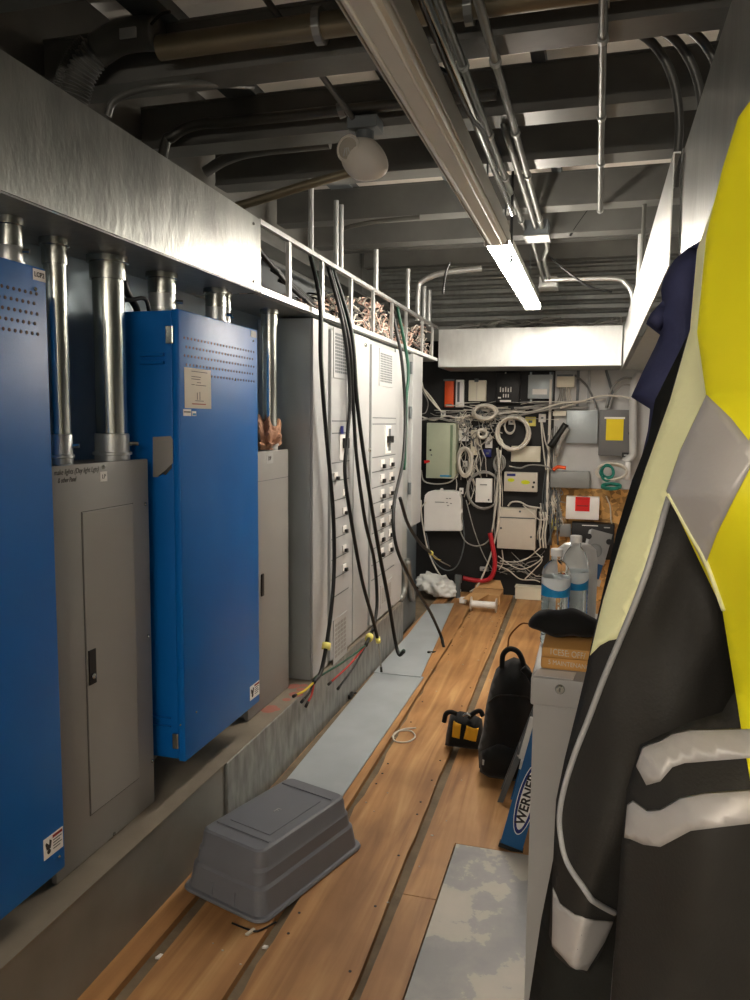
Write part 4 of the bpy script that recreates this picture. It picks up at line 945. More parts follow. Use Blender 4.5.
bm = NB(); lathe(bm, [(0.022, 0), (0.026, 0.002), (0.022, 0.003)], f0 + sv * 0.0 + dl * (L - 0.045) + nv * 0.008, 18, nv); fin(bm, 'cap_ring', 'mid_grey_box', tc)
for a, b in ((-0.035, L + 0.0), (0.04, L + 0.0)): 
    bm = NB(); lathe(bm, [(0.011, 0), (0.011, 0.002)], f0 + sv * a + dl * b + nv * 0.008, 12, nv); fin(bm, 'cap_hole', 'black', tc)
lbox('bracket', 0.01, 0.05, 0.005, 0.02, L - 0.17, L - 0.145, 'alum', t)
# rear legs
g0 = Vector((-0.335, 3.16, 0.0)); g1 = top + Vector((-0.02, 0.12, -0.15))
for off in (0.0, 0.12):
    bm = NB(); d_ = (g1 - g0); prism(bm, [g0 + Vector((a, off + b, 0)) for a, b in ((-0.012, 0), (0.012, 0), (0.012, 0.03), (-0.012, 0.03))], d_); fin(bm, 'rear_leg', 'gear_dark', t)
bm = NB(); tube(bm, [g0 + d_ * 0.22, g0 + d_ * 0.22 + Vector((0, 0.12, 0))], 0.01, 8); fin(bm, 'rear_brace', 'alum', t)
# oval plate with the maker's lettering
ec = f0 + dl * 0.205 + sv * 0.008 + nv * 0.0045
def oval(a, b, h, name, mat, par):
    bm = NB(); prism(bm, [ec + nv * h + dl * a * math.cos(k * math.pi / 16) + sv * b * math.sin(k * math.pi / 16) for k in range(32)], nv * 0.0008); return fin(bm, name, mat, par)
o1 = oval(0.138, 0.036, 0.0, 'logo_border', 'white_paper', ra); oval(0.134, 0.033, 0.0009, 'logo_ring', 'oval_blue', o1); oval(0.118, 0.024, 0.0018, 'logo_field', 'white_paper', o1)
text('WERNER', ec + nv * 0.003, dl, -sv if dl.cross(-sv).dot(nv) > 0 else sv, 0.048, 'ink', o1, 'lettering', bold=0.03)

# ------------------------------------------------------------------ grey stand with things on it
GY = 1.60; a = ay(531, 677, GY); gx0 = a.x; gz1 = a.z; GX1 = 0.40
t = thing('grey_cabinet', 'tall narrow grey metal cabinet with a lock, in front of the ladder', 'cabinet', (gx0 + 0.2, GY + 0.3, 0.004))
bm = NB(); box(bm, gx0 + 0.006, GX1 - 0.006, GY + 0.006, GY + 0.60, 0.0045, gz1 - 0.06); fin(bm, 'body', 'grey_stand', t)
bm = NB(); box(bm, gx0, GX1, GY, GY + 0.606, gz1 - 0.0595, gz1, 0.004); lid = fin(bm, 'lid', 'grey_stand', t, auto=30)
p = ay(560, 689, GY); bm = NB(); lathe(bm, [(0.010, 0), (0.010, 0.003), (0.0075, 0.006), (0.006, 0.006)], p, 18, Vector((0, -1, 0))); lk = fin(bm, 'lock', 'conduit', lid, auto=40)
bm = NB(); box(bm, p.x - 0.001, p.x + 0.001, p.y - 0.0068, p.y - 0.006, p.z - 0.004, p.z + 0.004); fin(bm, 'keyhole', 'black', lk)
ZT = gz1 + 0.0005
# carton with handwriting
cl = thing('carton', 'brown cardboard carton with handwriting lying on the grey cabinet', 'carton', (0.0, 1.72, ZT))
A = az(541, 663, ZT + 0.003); CYF = 1.66
def cbox(name, mat, par, z0, z1, y0, y1, xa, xb, b=0.004):
    bm = NB(); box(bm, xa, xb, y0, y1, z0, z1, b); return fin(bm, name, mat, par, auto=30)
xa = ay(541, 650, CYF).x
o1 = cbox('carton_body', 'carton', cl, ZT, ZT + 0.027, CYF, 1.81, xa, 0.14, 0.006); 
o2 = cbox('carton_lid', 'carton', cl, ZT + 0.0275, ZT + 0.050, CYF - 0.004, 1.80, xa + 0.002, 0.14, 0.005)
text('1CE5E: OFF/', (xa + 0.055, CYF - 0.0042, ZT + 0.039), (1, 0, -0.05), (0.0, 0, 1), 0.019, 'sticker_tan', o2, 'handwriting', stretch=0.75)
text('5 MAINTENANCE', (xa + 0.062, CYF - 0.0005, ZT + 0.0145), (1, 0, -0.05), (0, 0, 1), 0.014, 'sticker_tan', o1, 'handwriting', stretch=0.85)
bm = NB(); prism(bm, [Vector((x, y, ZT)) for x, y in ((gx0 + 0.004, GY + 0.01), (xa + 0.07, GY + 0.005), (xa + 0.075, 1.655), (gx0 + 0.01, 1.655))], (0, 0, 0.0008)); tag(fin(bm, 'paper', 'white_paper'), 'white paper corner sticking out under the brown carton', 'paper')
# black cap lying on the carton
c = Vector((ay(560, 622, 1.78).x + 0.012, 1.76, ZT + 0.051)); bm = NB(); bmesh.ops.create_uvsphere(bm, u_segments=32, v_segments=16, radius=1)
for v in bm.verts:
    q = v.co; z = q.z * (0.038 if q.z > 0 else 0.02) + 0.021 + 0.003 * math.sin(7 * q.x)
    v.co = Vector((c.x + q.x * 0.082, c.y + q.y * 0.055, c.z + z))
t = tag(fin(bm, 'knit_cap', 'black_cloth', smooth=True), 'folded black knit cap lying on the brown carton', 'cap')
bm = NB(); tube(bm, [(c.x - 0.080, c.y, c.z + 0.02), (c.x - 0.10, c.y + 0.02, c.z + 0.012), (c.x - 0.125, c.y + 0.03, c.z - 0.02), (c.x - 0.13, c.y + 0.04, c.z - 0.05)], 0.002, 6, 6)
for v in bm.verts: v.co -= Vector((0, 0, 0))
LOC[t.name] = Vector(t.location); fin(bm, 'cord', 'carton_edge', t, True)
# water bottles
def bottle(label, x, y, r, h):
    t = thing('water_bottle', label, 'bottle', (x, y, ZT), 'water bottles on the grey cabinet')
    pr = [(r * .82, 0), (r * .97, 0.006), (r, 0.015)]
    for k in range(10): pr += [(r * .965, 0.02 + k * 0.009), (r, 0.0245 + k * 0.009)]
    zl = 0.118
    pr += [(r, zl), (r * 0.985, zl + 0.002), (r * .985, zl + 0.046), (r, zl + 0.048)]
    for k in range(11):
        f = k / 10; pr.append((r * (0.36 + 0.64 * math.cos(f * math.pi / 2) ** 0.8), zl + 0.05 + (h - zl - 0.05 - 0.028) * (f ** 0.9)))
    pr += [(0.0125, h - 0.026), (0.0125, h - 0.018)]
    bm = NB(); lathe(bm, pr, (x, y, ZT), 28); fin(bm, 'bottle_shell', 'pet', t, True)
    bm = NB(); lathe(bm, [(r * 0.78, 0.004)] + [(a * 0.94, b) for a, b in pr[2:22]] + [(r * .92, zl + 0.03), (r * .9, zl + 0.034)], (x, y, ZT), 24); fin(bm, 'water', 'water', t, True)
    bm = NB(); a = []
    for k in range(29):
        an = 2 * math.pi * k / 28; a.append((bm.verts.new((x + r * 1.006 * math.cos(an), y + r * 1.006 * math.sin(an), ZT + zl + 0.002)), bm.verts.new((x + r * 1.006 * math.cos(an), y + r * 1.006 * math.sin(an), ZT + zl + 0.024 + 0.006 * math.sin(2 * an + 1))), bm.verts.new((x + r * 1.006 * math.cos(an), y + r * 1.006 * math.sin(an), ZT + zl + 0.046))))
    for p_, q_ in zip(a, a[1:]):
        f = bm.faces.new((p_[0], q_[0], q_[1], p_[1])); f.material_index = 0; f = bm.faces.new((p_[1], q_[1], q_[2], p_[2])); f.material_index = 1
    fin(bm, 'label_wrap', ['label_blue', 'label_white'], t, True)
    bm = NB(); lathe(bm, [(0.0145, 0), (0.0145, 0.014), (0.0135, 0.0165), (0.010, 0.0165)], (x, y, ZT + h - 0.0175), 24); fin(bm, 'bottle_cap', 'white_plastic', t, auto=40)
q = ay(555, 600, 1.84); bottle('left clear water bottle with a blue and white label, nearer of two', q.x, 1.86, 0.0335, 0.232)
q = ay(573, 600, 1.95); bottle('right clear water bottle standing a little farther back, its neck taller in view', q.x + 0.002, 1.955, 0.0335, 0.252)
q = ay(578, 570, 2.13); bm = NB(); lathe(bm, [(0.05, 0), (0.055, 0.01), (0.055, 0.16), (0.05, 0.19), (0.035, 0.203), (0.02, 0.206)], (q.x - 0.005, 2.13, ZT), 24); tag(fin(bm, 'canister', 'white_plastic', auto=40), 'white plastic canister standing behind the two water bottles', 'canister')

# ================================================================== HANGING CLOTHES
def fold(a, b, c_, k):
    return lambda x, z: k * (math.sin(a * x + b * z) * math.sin(c_ * z + 0.7 * a * x) + 0.5 * math.sin(2.3 * a * x - 1.7 * b * z))
def garment(name, label, cat, pts, Y0, T, Rr, mat, fo, step=0.02):
    p = P2(pts, Y0); pk = Pillow(p, Y0, T, Rr, fo)
    zc_ = min(q[1] for q in p); t = thing(name, label, cat, (sum(q[0] for q in p) / len(p), Y0, zc_))
    return t, pk
# navy sweatshirt, farthest back
YN = 1.42
pts = ((704, 236), (701, 240), (697, 243), (688, 248), (674, 260), (664, 277), (661, 290), (662, 302), (650, 315), (646, 324), (660, 335), (655, 347), (643, 371), (631, 397), (650, 409), (648, 430), (636, 480), (640, 560), (650, 640), (704, 640))
t, pk = garment('sweatshirt', 'navy blue sweatshirt hanging behind the yellow safety jacket', 'sweatshirt', pts, YN, 0.05, 0.04, 'navy', fold(30, 14, 9, 0.006))
fin(pk.mesh(0.02), 'body', 'navy', t, True)
sl = P2(((662, 302), (650, 315), (646, 323), (659, 333), (668, 318)), YN); fin(Pillow(sl, YN - 0.02, 0.025, 0.02).mesh(0.012), 'cuff_fold', 'navy', t, True)
# black coat
YK = 1.24
pts = ((718, 300), (690, 330), (655, 400), (648, 440), (632, 480), (617, 530), (601, 600), (588, 660), (577, 730), (563, 790), (553, 860), (541, 920), (529, 1000), (522, 1060), (530, 1100), (718, 1100))
GH = t; bm = NB(); tube(bm, [(0.17, YN, 1.80), (0.185, YN, 1.885), (0.203, YN, 1.89), (0.205, YN, 1.88)], 0.004, 8, 4); fin(bm, 'hanger_hook', 'conduit', t, True)
t, pk = garment('coat', 'black coat hanging between the navy sweatshirt and the yellow safety jacket', 'coat', pts, YK, 0.05, 0.05, 'coat_dark', fold(26, 9, 7, 0.006))
fin(pk.mesh(0.03), 'body', 'coat_dark', t, True)
bm = NB(); tube(bm, [(0.17, YK, 1.72), (0.185, YK, 1.80), (0.203, YK, 1.805), (0.205, YK, 1.795)], 0.004, 8, 4); fin(bm, 'hanger_hook', 'conduit', t, True)
# hi-vis jacket in front
YS, YJ = 1.075, 0.95
slv = ((757, 96), (742, 118), (715, 200), (697, 250), (690, 330), (670, 400), (645, 470), (620, 545), (603, 600), (590, 655), (578, 705), (565, 757), (556, 800), (554, 840), (552, 885), (549, 935), (555, 955), (568, 967), (588, 974), (603, 950), (614, 920), (640, 870), (680, 800), (740, 740), (752, 620), (740, 560), (752, 400))
S2 = P2(slv, YS)
bod = ((757, 92), (738, 118), (722, 170), (706, 236), (697, 332), (706, 395), (680, 450), (666, 491), (722, 609), (735, 690), (722, 712), (690, 722), (660, 735), (640, 745), (627, 790), (622, 832), (618, 900), (610, 1010), (606, 1070))
B2 = P2(bod, YJ)
CXJ = 0.33
B2full = B2 + [(2 * CXJ - x, z) for x, z in B2[::-1]]
S2r = [(2 * CXJ - x, z) for x, z in S2[::-1]]
t = thing('safety_jacket', 'yellow and black high-visibility jacket with silver bands hanging at the right edge', 'jacket', (CXJ, YJ, 0.80))
fs = lambda x, z: 0.007 * math.sin(38 * x + 12 * z) * math.sin(11 * z + 16 * x) + 0.005 * math.sin(60 * x - 24 * z) + 0.004 * math.sin(31 * z + 20 * x)
fb = lambda x, z: 0.015 * math.sin(22 * x + 9 * z) * math.sin(8 * z) + 0.006 * math.sin(48 * x - 10 * z)
ps = Pillow(S2, YS, 0.065, 0.07, fs); pb = Pillow(B2full, YJ, 0.085, 0.085, fb)
def on_cloth(pk, px, py, Y):
    "point of the cloth seen at this place: follow the line of sight down to the bulging surface"
    v = ay(px, py, Y)
    for k in range(6):
        if pk.d(v.x, v.z) < 0.003 and k == 0: return v
        v = ay(px, py, 0.5 * v.y + 0.5 * pk.front(v.x, v.z))
    return v
def dense(pts, step=6, loop=True):
    o = []
    for i in range(len(pts) - (0 if loop else 1)):
        a, b = pts[i], pts[(i + 1) % len(pts)]; k = max(1, int(math.hypot(b[0] - a[0], b[1] - a[1]) / step))
        o += [(a[0] + (b[0] - a[0]) * q / k, a[1] + (b[1] - a[1]) * q / k) for q in range(k)]
    return o + ([] if loop else [pts[-1]])
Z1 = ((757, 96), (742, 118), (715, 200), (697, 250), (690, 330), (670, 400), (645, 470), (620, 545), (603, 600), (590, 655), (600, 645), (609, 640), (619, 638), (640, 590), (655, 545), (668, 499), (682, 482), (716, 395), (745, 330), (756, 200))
Z2 = ((757, 92), (738, 118), (722, 170), (706, 236), (697, 332), (706, 395), (680, 450), (666, 491), (722, 609), (735, 690), (742, 735), (752, 790), (850, 790), (850, 96))
sv_ = fin(ps.mesh(0.009, [(v.x, v.z) for v in (on_cloth(ps, a, b, YS) for a, b in dense(Z1))]), 'sleeve', ['coat_black', 'hivis_pale_overlit'], t, True)
fin(Pillow(S2r, YS, 0.065, 0.07, fs).mesh(0.03), 'sleeve', 'coat_black', t, True)
by_ = fin(pb.mesh(0.009, [(v.x, v.z) for v in (on_cloth(pb, a, b, YJ) for a, b in dense(Z2))]), 'body', ['coat_black', 'hivis'], t, True)
def ov(pk, pts, Y, name, mat, par, eps=0.003):
    q = [on_cloth(pk, a, b, Y) for a, b in dense(pts)]
    p = [(v.x, v.z) for v in q]; c = [p[0]]
    for u in p[1:]:
        if math.hypot(u[0] - c[-1][0], u[1] - c[-1][1]) > 0.002: c.append(u)
    return fin(pk.overlay(c, 0.009, eps), name, mat, par, True)
ov(ps, Z1, YS, 'yellow_panel', 'hivis_pale_overlit', sv_)  # upper sleeve's overexposure painted in as a paler yellow
ov(pb, Z2, YJ, 'yellow_panel', 'hivis', by_)
ov(pb, ((706, 395), (680, 450), (666, 491), (704, 566), (716, 533), (735, 494), (752, 462), (800, 380), (790, 330), (748, 441), (730, 418)), YJ, 'reflective_band', 'silver_tape', by_, 0.006)
ov(pb, ((640, 746), (631, 749), (643, 783), (660, 779), (672, 765), (684, 761), (745, 756), (850, 752), (850, 722), (745, 728), (690, 729), (672, 733), (660, 740)), YJ, 'reflective_band', 'silver_tape', by_, 0.006) if 0 else ov(pb, ((642, 746), (636, 764), (646, 783), (660, 779), (672, 765), (684, 761), (745, 756), (850, 752), (850, 722), (745, 728), (690, 729), (672, 733), (660, 740)), YJ, 'reflective_band', 'silver_tape', by_, 0.006)
ov(pb, ((627, 803), (633, 800), (647, 810), (660, 809), (680, 797), (705, 792), (750, 789), (850, 783), (850, 812), (750, 820), (690, 828), (660, 844), (643, 842), (624, 834)), YJ, 'reflective_band', 'silver_tape', by_, 0.006)
ov(ps, ((553, 886), (560, 903), (575, 914), (595, 919), (613, 921), (602, 945), (587, 969), (570, 962), (552, 945)), YS, 'reflective_cuff', 'silver_tape', sv_)
bm = NB()
def ontop(pk, pts, Y, e): 
    sp = smooth_pts([on_cloth(pk, px, py, Y) for px, py in pts], 8); return [Vector((v.x, pk.front(v.x, v.z) - e, v.z)) for v in sp]
tube(bm, ontop(ps, ((669, 497), (655, 545), (640, 590), (620, 639), (603, 680), (588, 720), (575, 753), (565, 785), (560, 812), (561, 835), (567, 860), (585, 888), (603, 905), (614, 911)), YS, 0.003), 0.0042, 8); fin(bm, 'piping', 'piping', sv_, True)
bm = NB(); tube(bm, ontop(ps, ((619, 900), (616, 925), (614, 950), (612, 976)), YS, 0.05), 0.003, 8); fin(bm, 'zip_pull', 'piping', sv_, True)
bm = NB(); tube(bm, ontop(pb, ((668, 493), (690, 533), (705, 560), (723, 609)), YJ, 0.004), 0.003, 6); fin(bm, 'edge_binding', 'hivis_pale_overlit', by_, True)
# collar and hanger (beyond the frame's edge)
bm = NB(); tube(bm, [(CXJ - 0.09, YJ - 0.03, 1.95), (CXJ - 0.04, YJ - 0.075, 1.975), (CXJ + 0.04, YJ - 0.075, 1.975), (CXJ + 0.09, YJ - 0.03, 1.95), (CXJ + 0.07, YJ + 0.05, 1.985), (CXJ - 0.07, YJ + 0.05, 1.985)], 0.026, 10, closed=True); fin(bm, 'collar', 'coat_black', t, True)
bm = NB(); tube(bm, [(CXJ, YJ, 1.95), (CXJ, YJ, 2.035), (CXJ + 0.02, YJ, 2.043), (CXJ + 0.03, YJ, 2.03)], 0.004, 8, 4); fin(bm, 'hanger_hook', 'conduit', t, True)

# ================================================================== BACK WALL
WB = 7.16      # face of the backing boards
bm = NB(); box(bm, -1.62, -0.375, WB, YB - 0.001, 0.0, 2.34); tag(fin(bm, 'backing_board', 'black_paint'), 'big black-painted board on the back wall carrying the white boxes', 'board')
bm = NB(); box(bm, -0.37, 0.655, WB, YB - 0.001, 1.02, 2.34); tag(fin(bm, 'backing_board', 'wall_light'), 'grey board at the right of the back wall behind the two grey panels', 'board')
bm = NB(); box(bm, -0.37, 0.655, WB, YB - 0.001, 0.0, 1.015); tag(fin(bm, 'backing_board', 'osb'), 'bare chipboard panel low on the right of the back wall', 'board')
def wthing(name, label, cat, x0, y0, x1, y1, d, group=None):
    yf = WB - 0.002 - d; a, b = ay(x0, y0, yf), ay(x1, y1, yf)
    t = thing(name, label, cat, ((a.x + b.x) / 2, yf + d, b.z), group); return t, yf, a, b
def face(px0, py0, px1, py1, yf, name, mat, par, th=0.003, bev=0):
    a, b = ay(px0, py0, yf), ay(px1, py1, yf); bm = NB(); box(bm, a.x, b.x, yf - th, yf - 0.0003, b.z, a.z, bev); return fin(bm, name, mat, par)
def wbox(name, label, cat, r, d, mat, bev=0.006, group=None, lidline=None):
    t, yf, a, b = wthing(name, label, cat, *r, d, group)
    bm = NB(); box(bm, a.x, b.x, yf + 0.012, yf + d, b.z, a.z); body = fin(bm, 'body', mat, t)
    bm = NB(); box(bm, a.x - 0.002, b.x + 0.002, yf, yf + 0.0118, b.z - 0.002, a.z + 0.002, min(bev, 0.005)); cov = fin(bm, 'cover', mat, t, auto=30)
    return t, cov, yf
t, c, yf = wbox('alarm_module', 'orange slim module in the top row of the back wall', 'module', (445, 380, 453, 407), 0.05, 'orange'); face(443.5, 379, 454.5, 381, yf, 'frame_edge', 'gear_dark', c); face(446, 404, 452, 406, yf, 'terminal_row', 'gear_dark', c)
t, c, yf = wbox('network_module', 'white slim module with a dark slot, right of the orange one', 'module', (456, 380, 463.5, 407), 0.04, 'white_plastic'); face(457.5, 382, 459.5, 402, yf, 'slot', 'gear_dark', c); 
t, c, yf = wbox('junction_box', 'cream square box in the top row, left of the black unit', 'box', (469, 380.5, 485.5, 401), 0.06, 'cream'); face(474.5, 378.5, 478.5, 382, yf, 'clip', 'gear_dark', c); face(476.5, 382, 477, 400, yf, 'seam', 'beige_box', c)
t, c, yf = wbox('network_unit', 'black rounded unit with white print in the top row of the back wall', 'network unit', (496.5, 373.5, 519, 403), 0.07, 'black', 0.01)
for k in range(5): face(500 + 2.6 * k, 387 + (k % 2), 501 + 2.6 * k, 392, yf, 'print_mark', 'white_paper', c)
for k in range(3): face(503 + 2.4 * k, 394, 504 + 2.4 * k, 397.5, yf, 'print_mark', 'white_paper', c)
face(500, 400, 511, 402, yf, 'name_strip', 'white_paper', c); face(498, 397, 501, 398.5, yf, 'name_strip', 'white_paper', c); face(505, 372.2, 506.3, 373.6, yf, 'screw', 'white_paper', c)
t, c, yf = wbox('control_box', 'silver square box with a white name label in the top row', 'box', (528.5, 375, 552, 398.5), 0.06, 'light_grey_box'); face(532.5, 389, 547, 394.5, yf, 'name_label', 'white_paper', c); 
for x in (530, 549.5): face(x, 372, x + 2, 375, yf + 0.05, 'mount_tab', 'light_grey_box', t); face(x, 398.8, x + 2, 402, yf + 0.05, 'mount_tab', 'light_grey_box', t)
t, c, yf = wbox('terminal_block', 'pale terminal block fanning wires down, right of the silver box', 'terminal block', (557, 376.5, 574, 387), 0.06, 'cream'); face(557, 374.5, 573, 376.3, yf, 'top_strip', 'gear_dark', c)
for k in range(7):
    bm = NB(); tube(bm, [ay(559 + 2 * k, 387, yf + 0.03), ay(560 + 1.6 * k, 394, yf + 0.02), ay(556 + 3.2 * k + R(-1, 1), 407, WB - 0.02)], 0.005, 6, 5); fin(bm, 'wire', random.choice(['cable_white', 'cable_grey', 'gear_dark']), t, True)
t, c, yf = wbox('control_cabinet', 'pale green control cabinet with a red tag, at the left of the back wall', 'cabinet', (427, 423, 455, 478.5), 0.16, 'beige_green')
a, b = ay(421.5, 423.5, WB - 0.02), ay(427, 478, WB - 0.02); bm = NB(); yy = yf
face(450.5, 425, 452, 477, yf, 'door_edge', 'beige_green_side', c); bm = NB(); q = ay(430.5, 450, yf); lathe(bm, [(0.010, 0), (0.010, 0.006)], q, 14, Vector((0, -1, 0))); fin(bm, 'lock', 'black', c); q = ay(431.5, 455, yf); bm = NB(); lathe(bm, [(0.008, 0), (0.008, 0.004)], q, 14, Vector((0, -1, 0))); fin(bm, 'lock', 'gear_dark', c)
bm = NB(); prism(bm, [ay(px, py, yf - 0.006) for px, py in ((424, 460.5), (429.5, 460), (430, 462), (427, 463), (424.5, 463.5))], (0, -0.003, 0)); fin(bm, 'red_tag', 'red_label', c)
face(440, 475, 451, 477, yf, 'name_label', 'label_blue', c)
t, yf, a, b = wthing('network_enclosure', 'white plastic enclosure with rounded top corners, below the pale green cabinet', 'enclosure', 424, 491, 461, 531, 0.12)
poly = ((424, 531), (424, 500), (425, 495), (428, 492), (433, 490.7), (452, 490.7), (457, 492), (460, 496), (461, 501), (461, 531))
bm = NB(); prism(bm, [ay(px, py, yf + 0.02) for px, py in poly], (0, 0.098, 0)); fin(bm, 'body', 'white_plastic', t)
bm = NB(); prism(bm, [ay(px, py, yf) for px, py in poly], (0, 0.019, 0)); bmesh.ops.bevel(bm, geom=[e for e in bm.edges], offset=0.006, segments=2, affect='EDGES'); c = fin(bm, 'cover', 'white_plastic', t, auto=35)
face(435, 501.6, 444.5, 502.8, yf, 'print_line', 'mid_grey_box', c)
for dx, dy in ((446, 498), (449, 498), (446, 502), (450, 503), (447, 505)): face(dx, dy, dx + 2, dy + 1, yf, 'print_mark', 'mid_grey_box', c)
bm = NB(); q = ay(442, 489.5, yf + 0.03); lathe(bm, [(0.014, 0), (0.014, 0.02)], q, 12, Vector((0, -1, 0))); fin(bm, 'latch', 'white_plastic', t)
for py in (509, 523): face(461.2, py, 462.6, py + 4, yf + 0.01, 'hinge', 'white_plastic', t)
t, c, yf = wbox('sensor_box', 'small white box inside a coil of grey cable, right of the white enclosure', 'box', (476, 478.5, 491.5, 502.5), 0.06, 'white_plastic'); face(480, 484, 487, 485.4, yf, 'print_line', 'mid_grey_box', c); face(488, 499, 489.4, 500.6, yf, 'indicator', 'black', c)
t, c, yf = wbox('distribution_box', 'beige flat box under the big coil of white cable', 'box', (511.5, 446, 540, 462), 0.06, 'cream')
t, c, yf = wbox('power_supply', 'beige box with two yellow-green marks in the middle of the back wall', 'box', (504.5, 472, 537, 492), 0.08, 'beige_box')
face(507, 473.5, 515.5, 476.2, yf, 'name_label', 'blue_dev', c)
for r in ((507.5, 478, 514.5, 482), (521, 480, 530, 484.5)):
    a, b = ay(r[0], r[1], yf), ay(r[2], r[3], yf); m_ = (a + b) / 2; bm = NB(); prism(bm, [m_ + Vector((abs(b.x - a.x) / 2 * math.cos(k * .5236), 0, abs(b.z - a.z) / 2 * math.sin(k * .5236))) for k in range(12)], (0, -0.002, 0)); fin(bm, 'marker_dot', 'lime_mark', c)
for q in ((534, 482.5), (533, 487)):
    bm = NB(); lathe(bm, [(0.011, 0), (0.011, 0.006)], ay(*q, yf), 12, Vector((0, -1, 0))); fin(bm, 'lock', 'black', c)
t, c, yf = wbox('distribution_box', 'large beige box with a lid line, lowest in the middle of the back wall', 'box', (498, 508, 535, 550), 0.12, 'beige_box'); face(498, 517.6, 535, 518.2, yf, 'lid_line', 'gear_dark', c)
for q in ((531, 537), (520, 511.5), (501, 528)):
    bm = NB(); lathe(bm, [(0.010, 0), (0.010, 0.006)], ay(*q, yf), 12, Vector((0, -1, 0))); fin(bm, 'lock', 'gear_dark', c)
t, c, yf = wbox('terminal_cabinet', 'light grey flat cabinet left of the one with the yellow paper', 'cabinet', (567, 410.5, 597, 443.5), 0.07, 'light_grey_box')
t, c, yf = wbox('breaker_panel', 'dark grey panel with a yellow paper taped on it', 'panel', (600, 410, 632, 456), 0.09, 'dark_grey_box'); yl = face(606.5, 418.5, 623, 440.5, yf, 'yellow_notice', 'yellow_paper', c); face(604.5, 417, 625, 419, yf - 0.003, 'tape_strip', 'white_paper', yl); face(622, 452.5, 629, 457.5, yf - 0.001, 'name_label', 'black', c); face(624, 454.5, 627.5, 455.8, yf - 0.0045, 'print_line', 'cap_grey', c)
face(628.5, 432, 629.6, 434.5, yf, 'latch', 'black', c)
t, c, yf = wbox('pull_box', 'long grey metal box below the light grey flat cabinet', 'box', (551, 471, 589, 488.5), 0.12, 'mid_grey_box')
t, c, yf = wbox('alarm_box', 'white box with a red label, low at the right of the back wall', 'box', (566.5, 496.5, 598.5, 520), 0.10, 'white_plastic'); rl = face(575.5, 496.8, 589.5, 511.5, yf, 'red_notice', 'red_label', c); face(577, 505, 588, 506.6, yf - 0.003, 'print_line', 'ink_red', rl); face(578, 498.5, 587, 499.3, yf - 0.003, 'print_line', 'ink_red', rl)
t, c, yf = wbox('storage_bin', 'black bin with a pale handle under the white box with the red label', 'bin', (572, 523, 613, 560), 0.14, 'black'); face(582, 524.8, 598, 526.3, yf, 'handle', 'white_plastic', c); face(604, 527, 610, 528.3, yf, 'name_strip', 'cap_grey', c)
t, c, yf = wbox('junction_box', 'small grey-brown box beside the black bin', 'box', (560, 524, 570.5, 537), 0.05, 'paper_brown' if 0 else 'mid_grey_box')
for lb, r, mt, d in (('small white jack module left of the small white ring of cable', (459, 428, 468, 441), 'white_plastic', 0.035), ('tall white jack module in the tangle right of the pale green cabinet', (471, 430, 476.5, 455), 'cream', 0.04), ('white tag module under the ring of white cable', (485.5, 437, 492, 448), 'white_paper', 0.03), ('yellow wall jack at the right edge of the big white coil', (525.5, 417, 535.5, 426), 'tape_yellow', 0.03),
                     ('white wall jack right of the yellow one', (539, 414, 545.5, 422), 'white_plastic', 0.035), ('yellow jack low beside the white box with the red label', (552, 519, 558, 530), 'tape_yellow', 0.03), ('blue plug module under the white tag module', (483.5, 449.5, 491, 457), 'blue_dev', 0.04),
                     ('white jack above the pale green cabinet', (441, 410.5, 445, 417), 'white_plastic', 0.03), ('small white plug right of the top of the pale green cabinet', (455, 416, 458.5, 422.5), 'white_plastic', 0.03), ('white clip hanging in the loop right of the pale green cabinet', (463, 461, 467, 466.5), 'white_plastic', 0.03), ('small white connector between the white enclosure and the small white box', (459.5, 488, 463, 494), 'white_plastic', 0.025),
                     ('grey cable clamp on the black board near the floor', (480, 567, 488.5, 571.5), 'cap_grey', 0.03), ('white tag inside the big coil of white cable', (508.5, 419, 514.5, 424.5), 'white_plastic', 0.03), ('white tag at the upper right of the small white ring', (484, 404.5, 490, 410.5), 'white_plastic', 0.03)):
    t, c, yf = wbox('wall_jack', lb, 'jack', r, d, mt); w = r[2] - r[0]; h = r[3] - r[1]; face(r[0] + w * .32, r[1] + h * .38, r[0] + w * .68, r[1] + h * .66, yf, 'socket', 'gear_dark', c)
# raceways, conduit, hose
bm = NB(); a = az(510, 604, 0.0); b = az(545, 606, 0.0); box(bm, -0.66, -0.36, 7.02, 7.12, 0.0, 0.105, 0.004); box(bm, -0.665, -0.355, 7.015, 7.125, 0.106, 0.118, 0.003); tag(fin(bm, 'floor_raceway', 'cream'), 'cream raceway box on the floor at the foot of the black board', 'raceway')
bm = NB(); tube(bm, [ay(px, py, 7.05) for px, py in ((640, 372), (634, 385), (633, 420), (633, 452), (631, 457), (624, 462))], 0.032, 12, 5); tag(fin(bm, 'conduit', 'wall_light', smooth=True), 'white vertical conduit at the right edge of the dark grey panel', 'conduit')
bm = NB(); tube(bm, [ay(px, py, 7.0) for px, py in ((628, 462), (627.5, 480))], 0.022, 12); tag(fin(bm, 'conduit', 'white_plastic', smooth=True), 'short white pipe below the dark grey panel', 'conduit')
bm = NB(); tube(bm, [ay(px, py, 6.98) for px, py in ((490, 533), (493, 548), (495, 562), (493, 574), (487, 580), (476, 580.5), (463, 578))], 0.021, 14, 6); tag(fin(bm, 'hose', 'red_hose', smooth=True), 'red hose bending along the foot of the black board', 'hose')
bm = NB(); q = ay(458, 592, 6.9); tube(bm, [(q.x, 6.9, 0.0), (q.x, 6.9, 0.14)], 0.022, 14); tube(bm, [(q.x, 6.9, 0.14), (q.x, 6.9, 0.21)], 0.032, 14); tag(fin(bm, 'pipe_stub', 'gear_dark', smooth=False), 'short pipe stub with a cap standing by the end of the red hose', 'pipe')
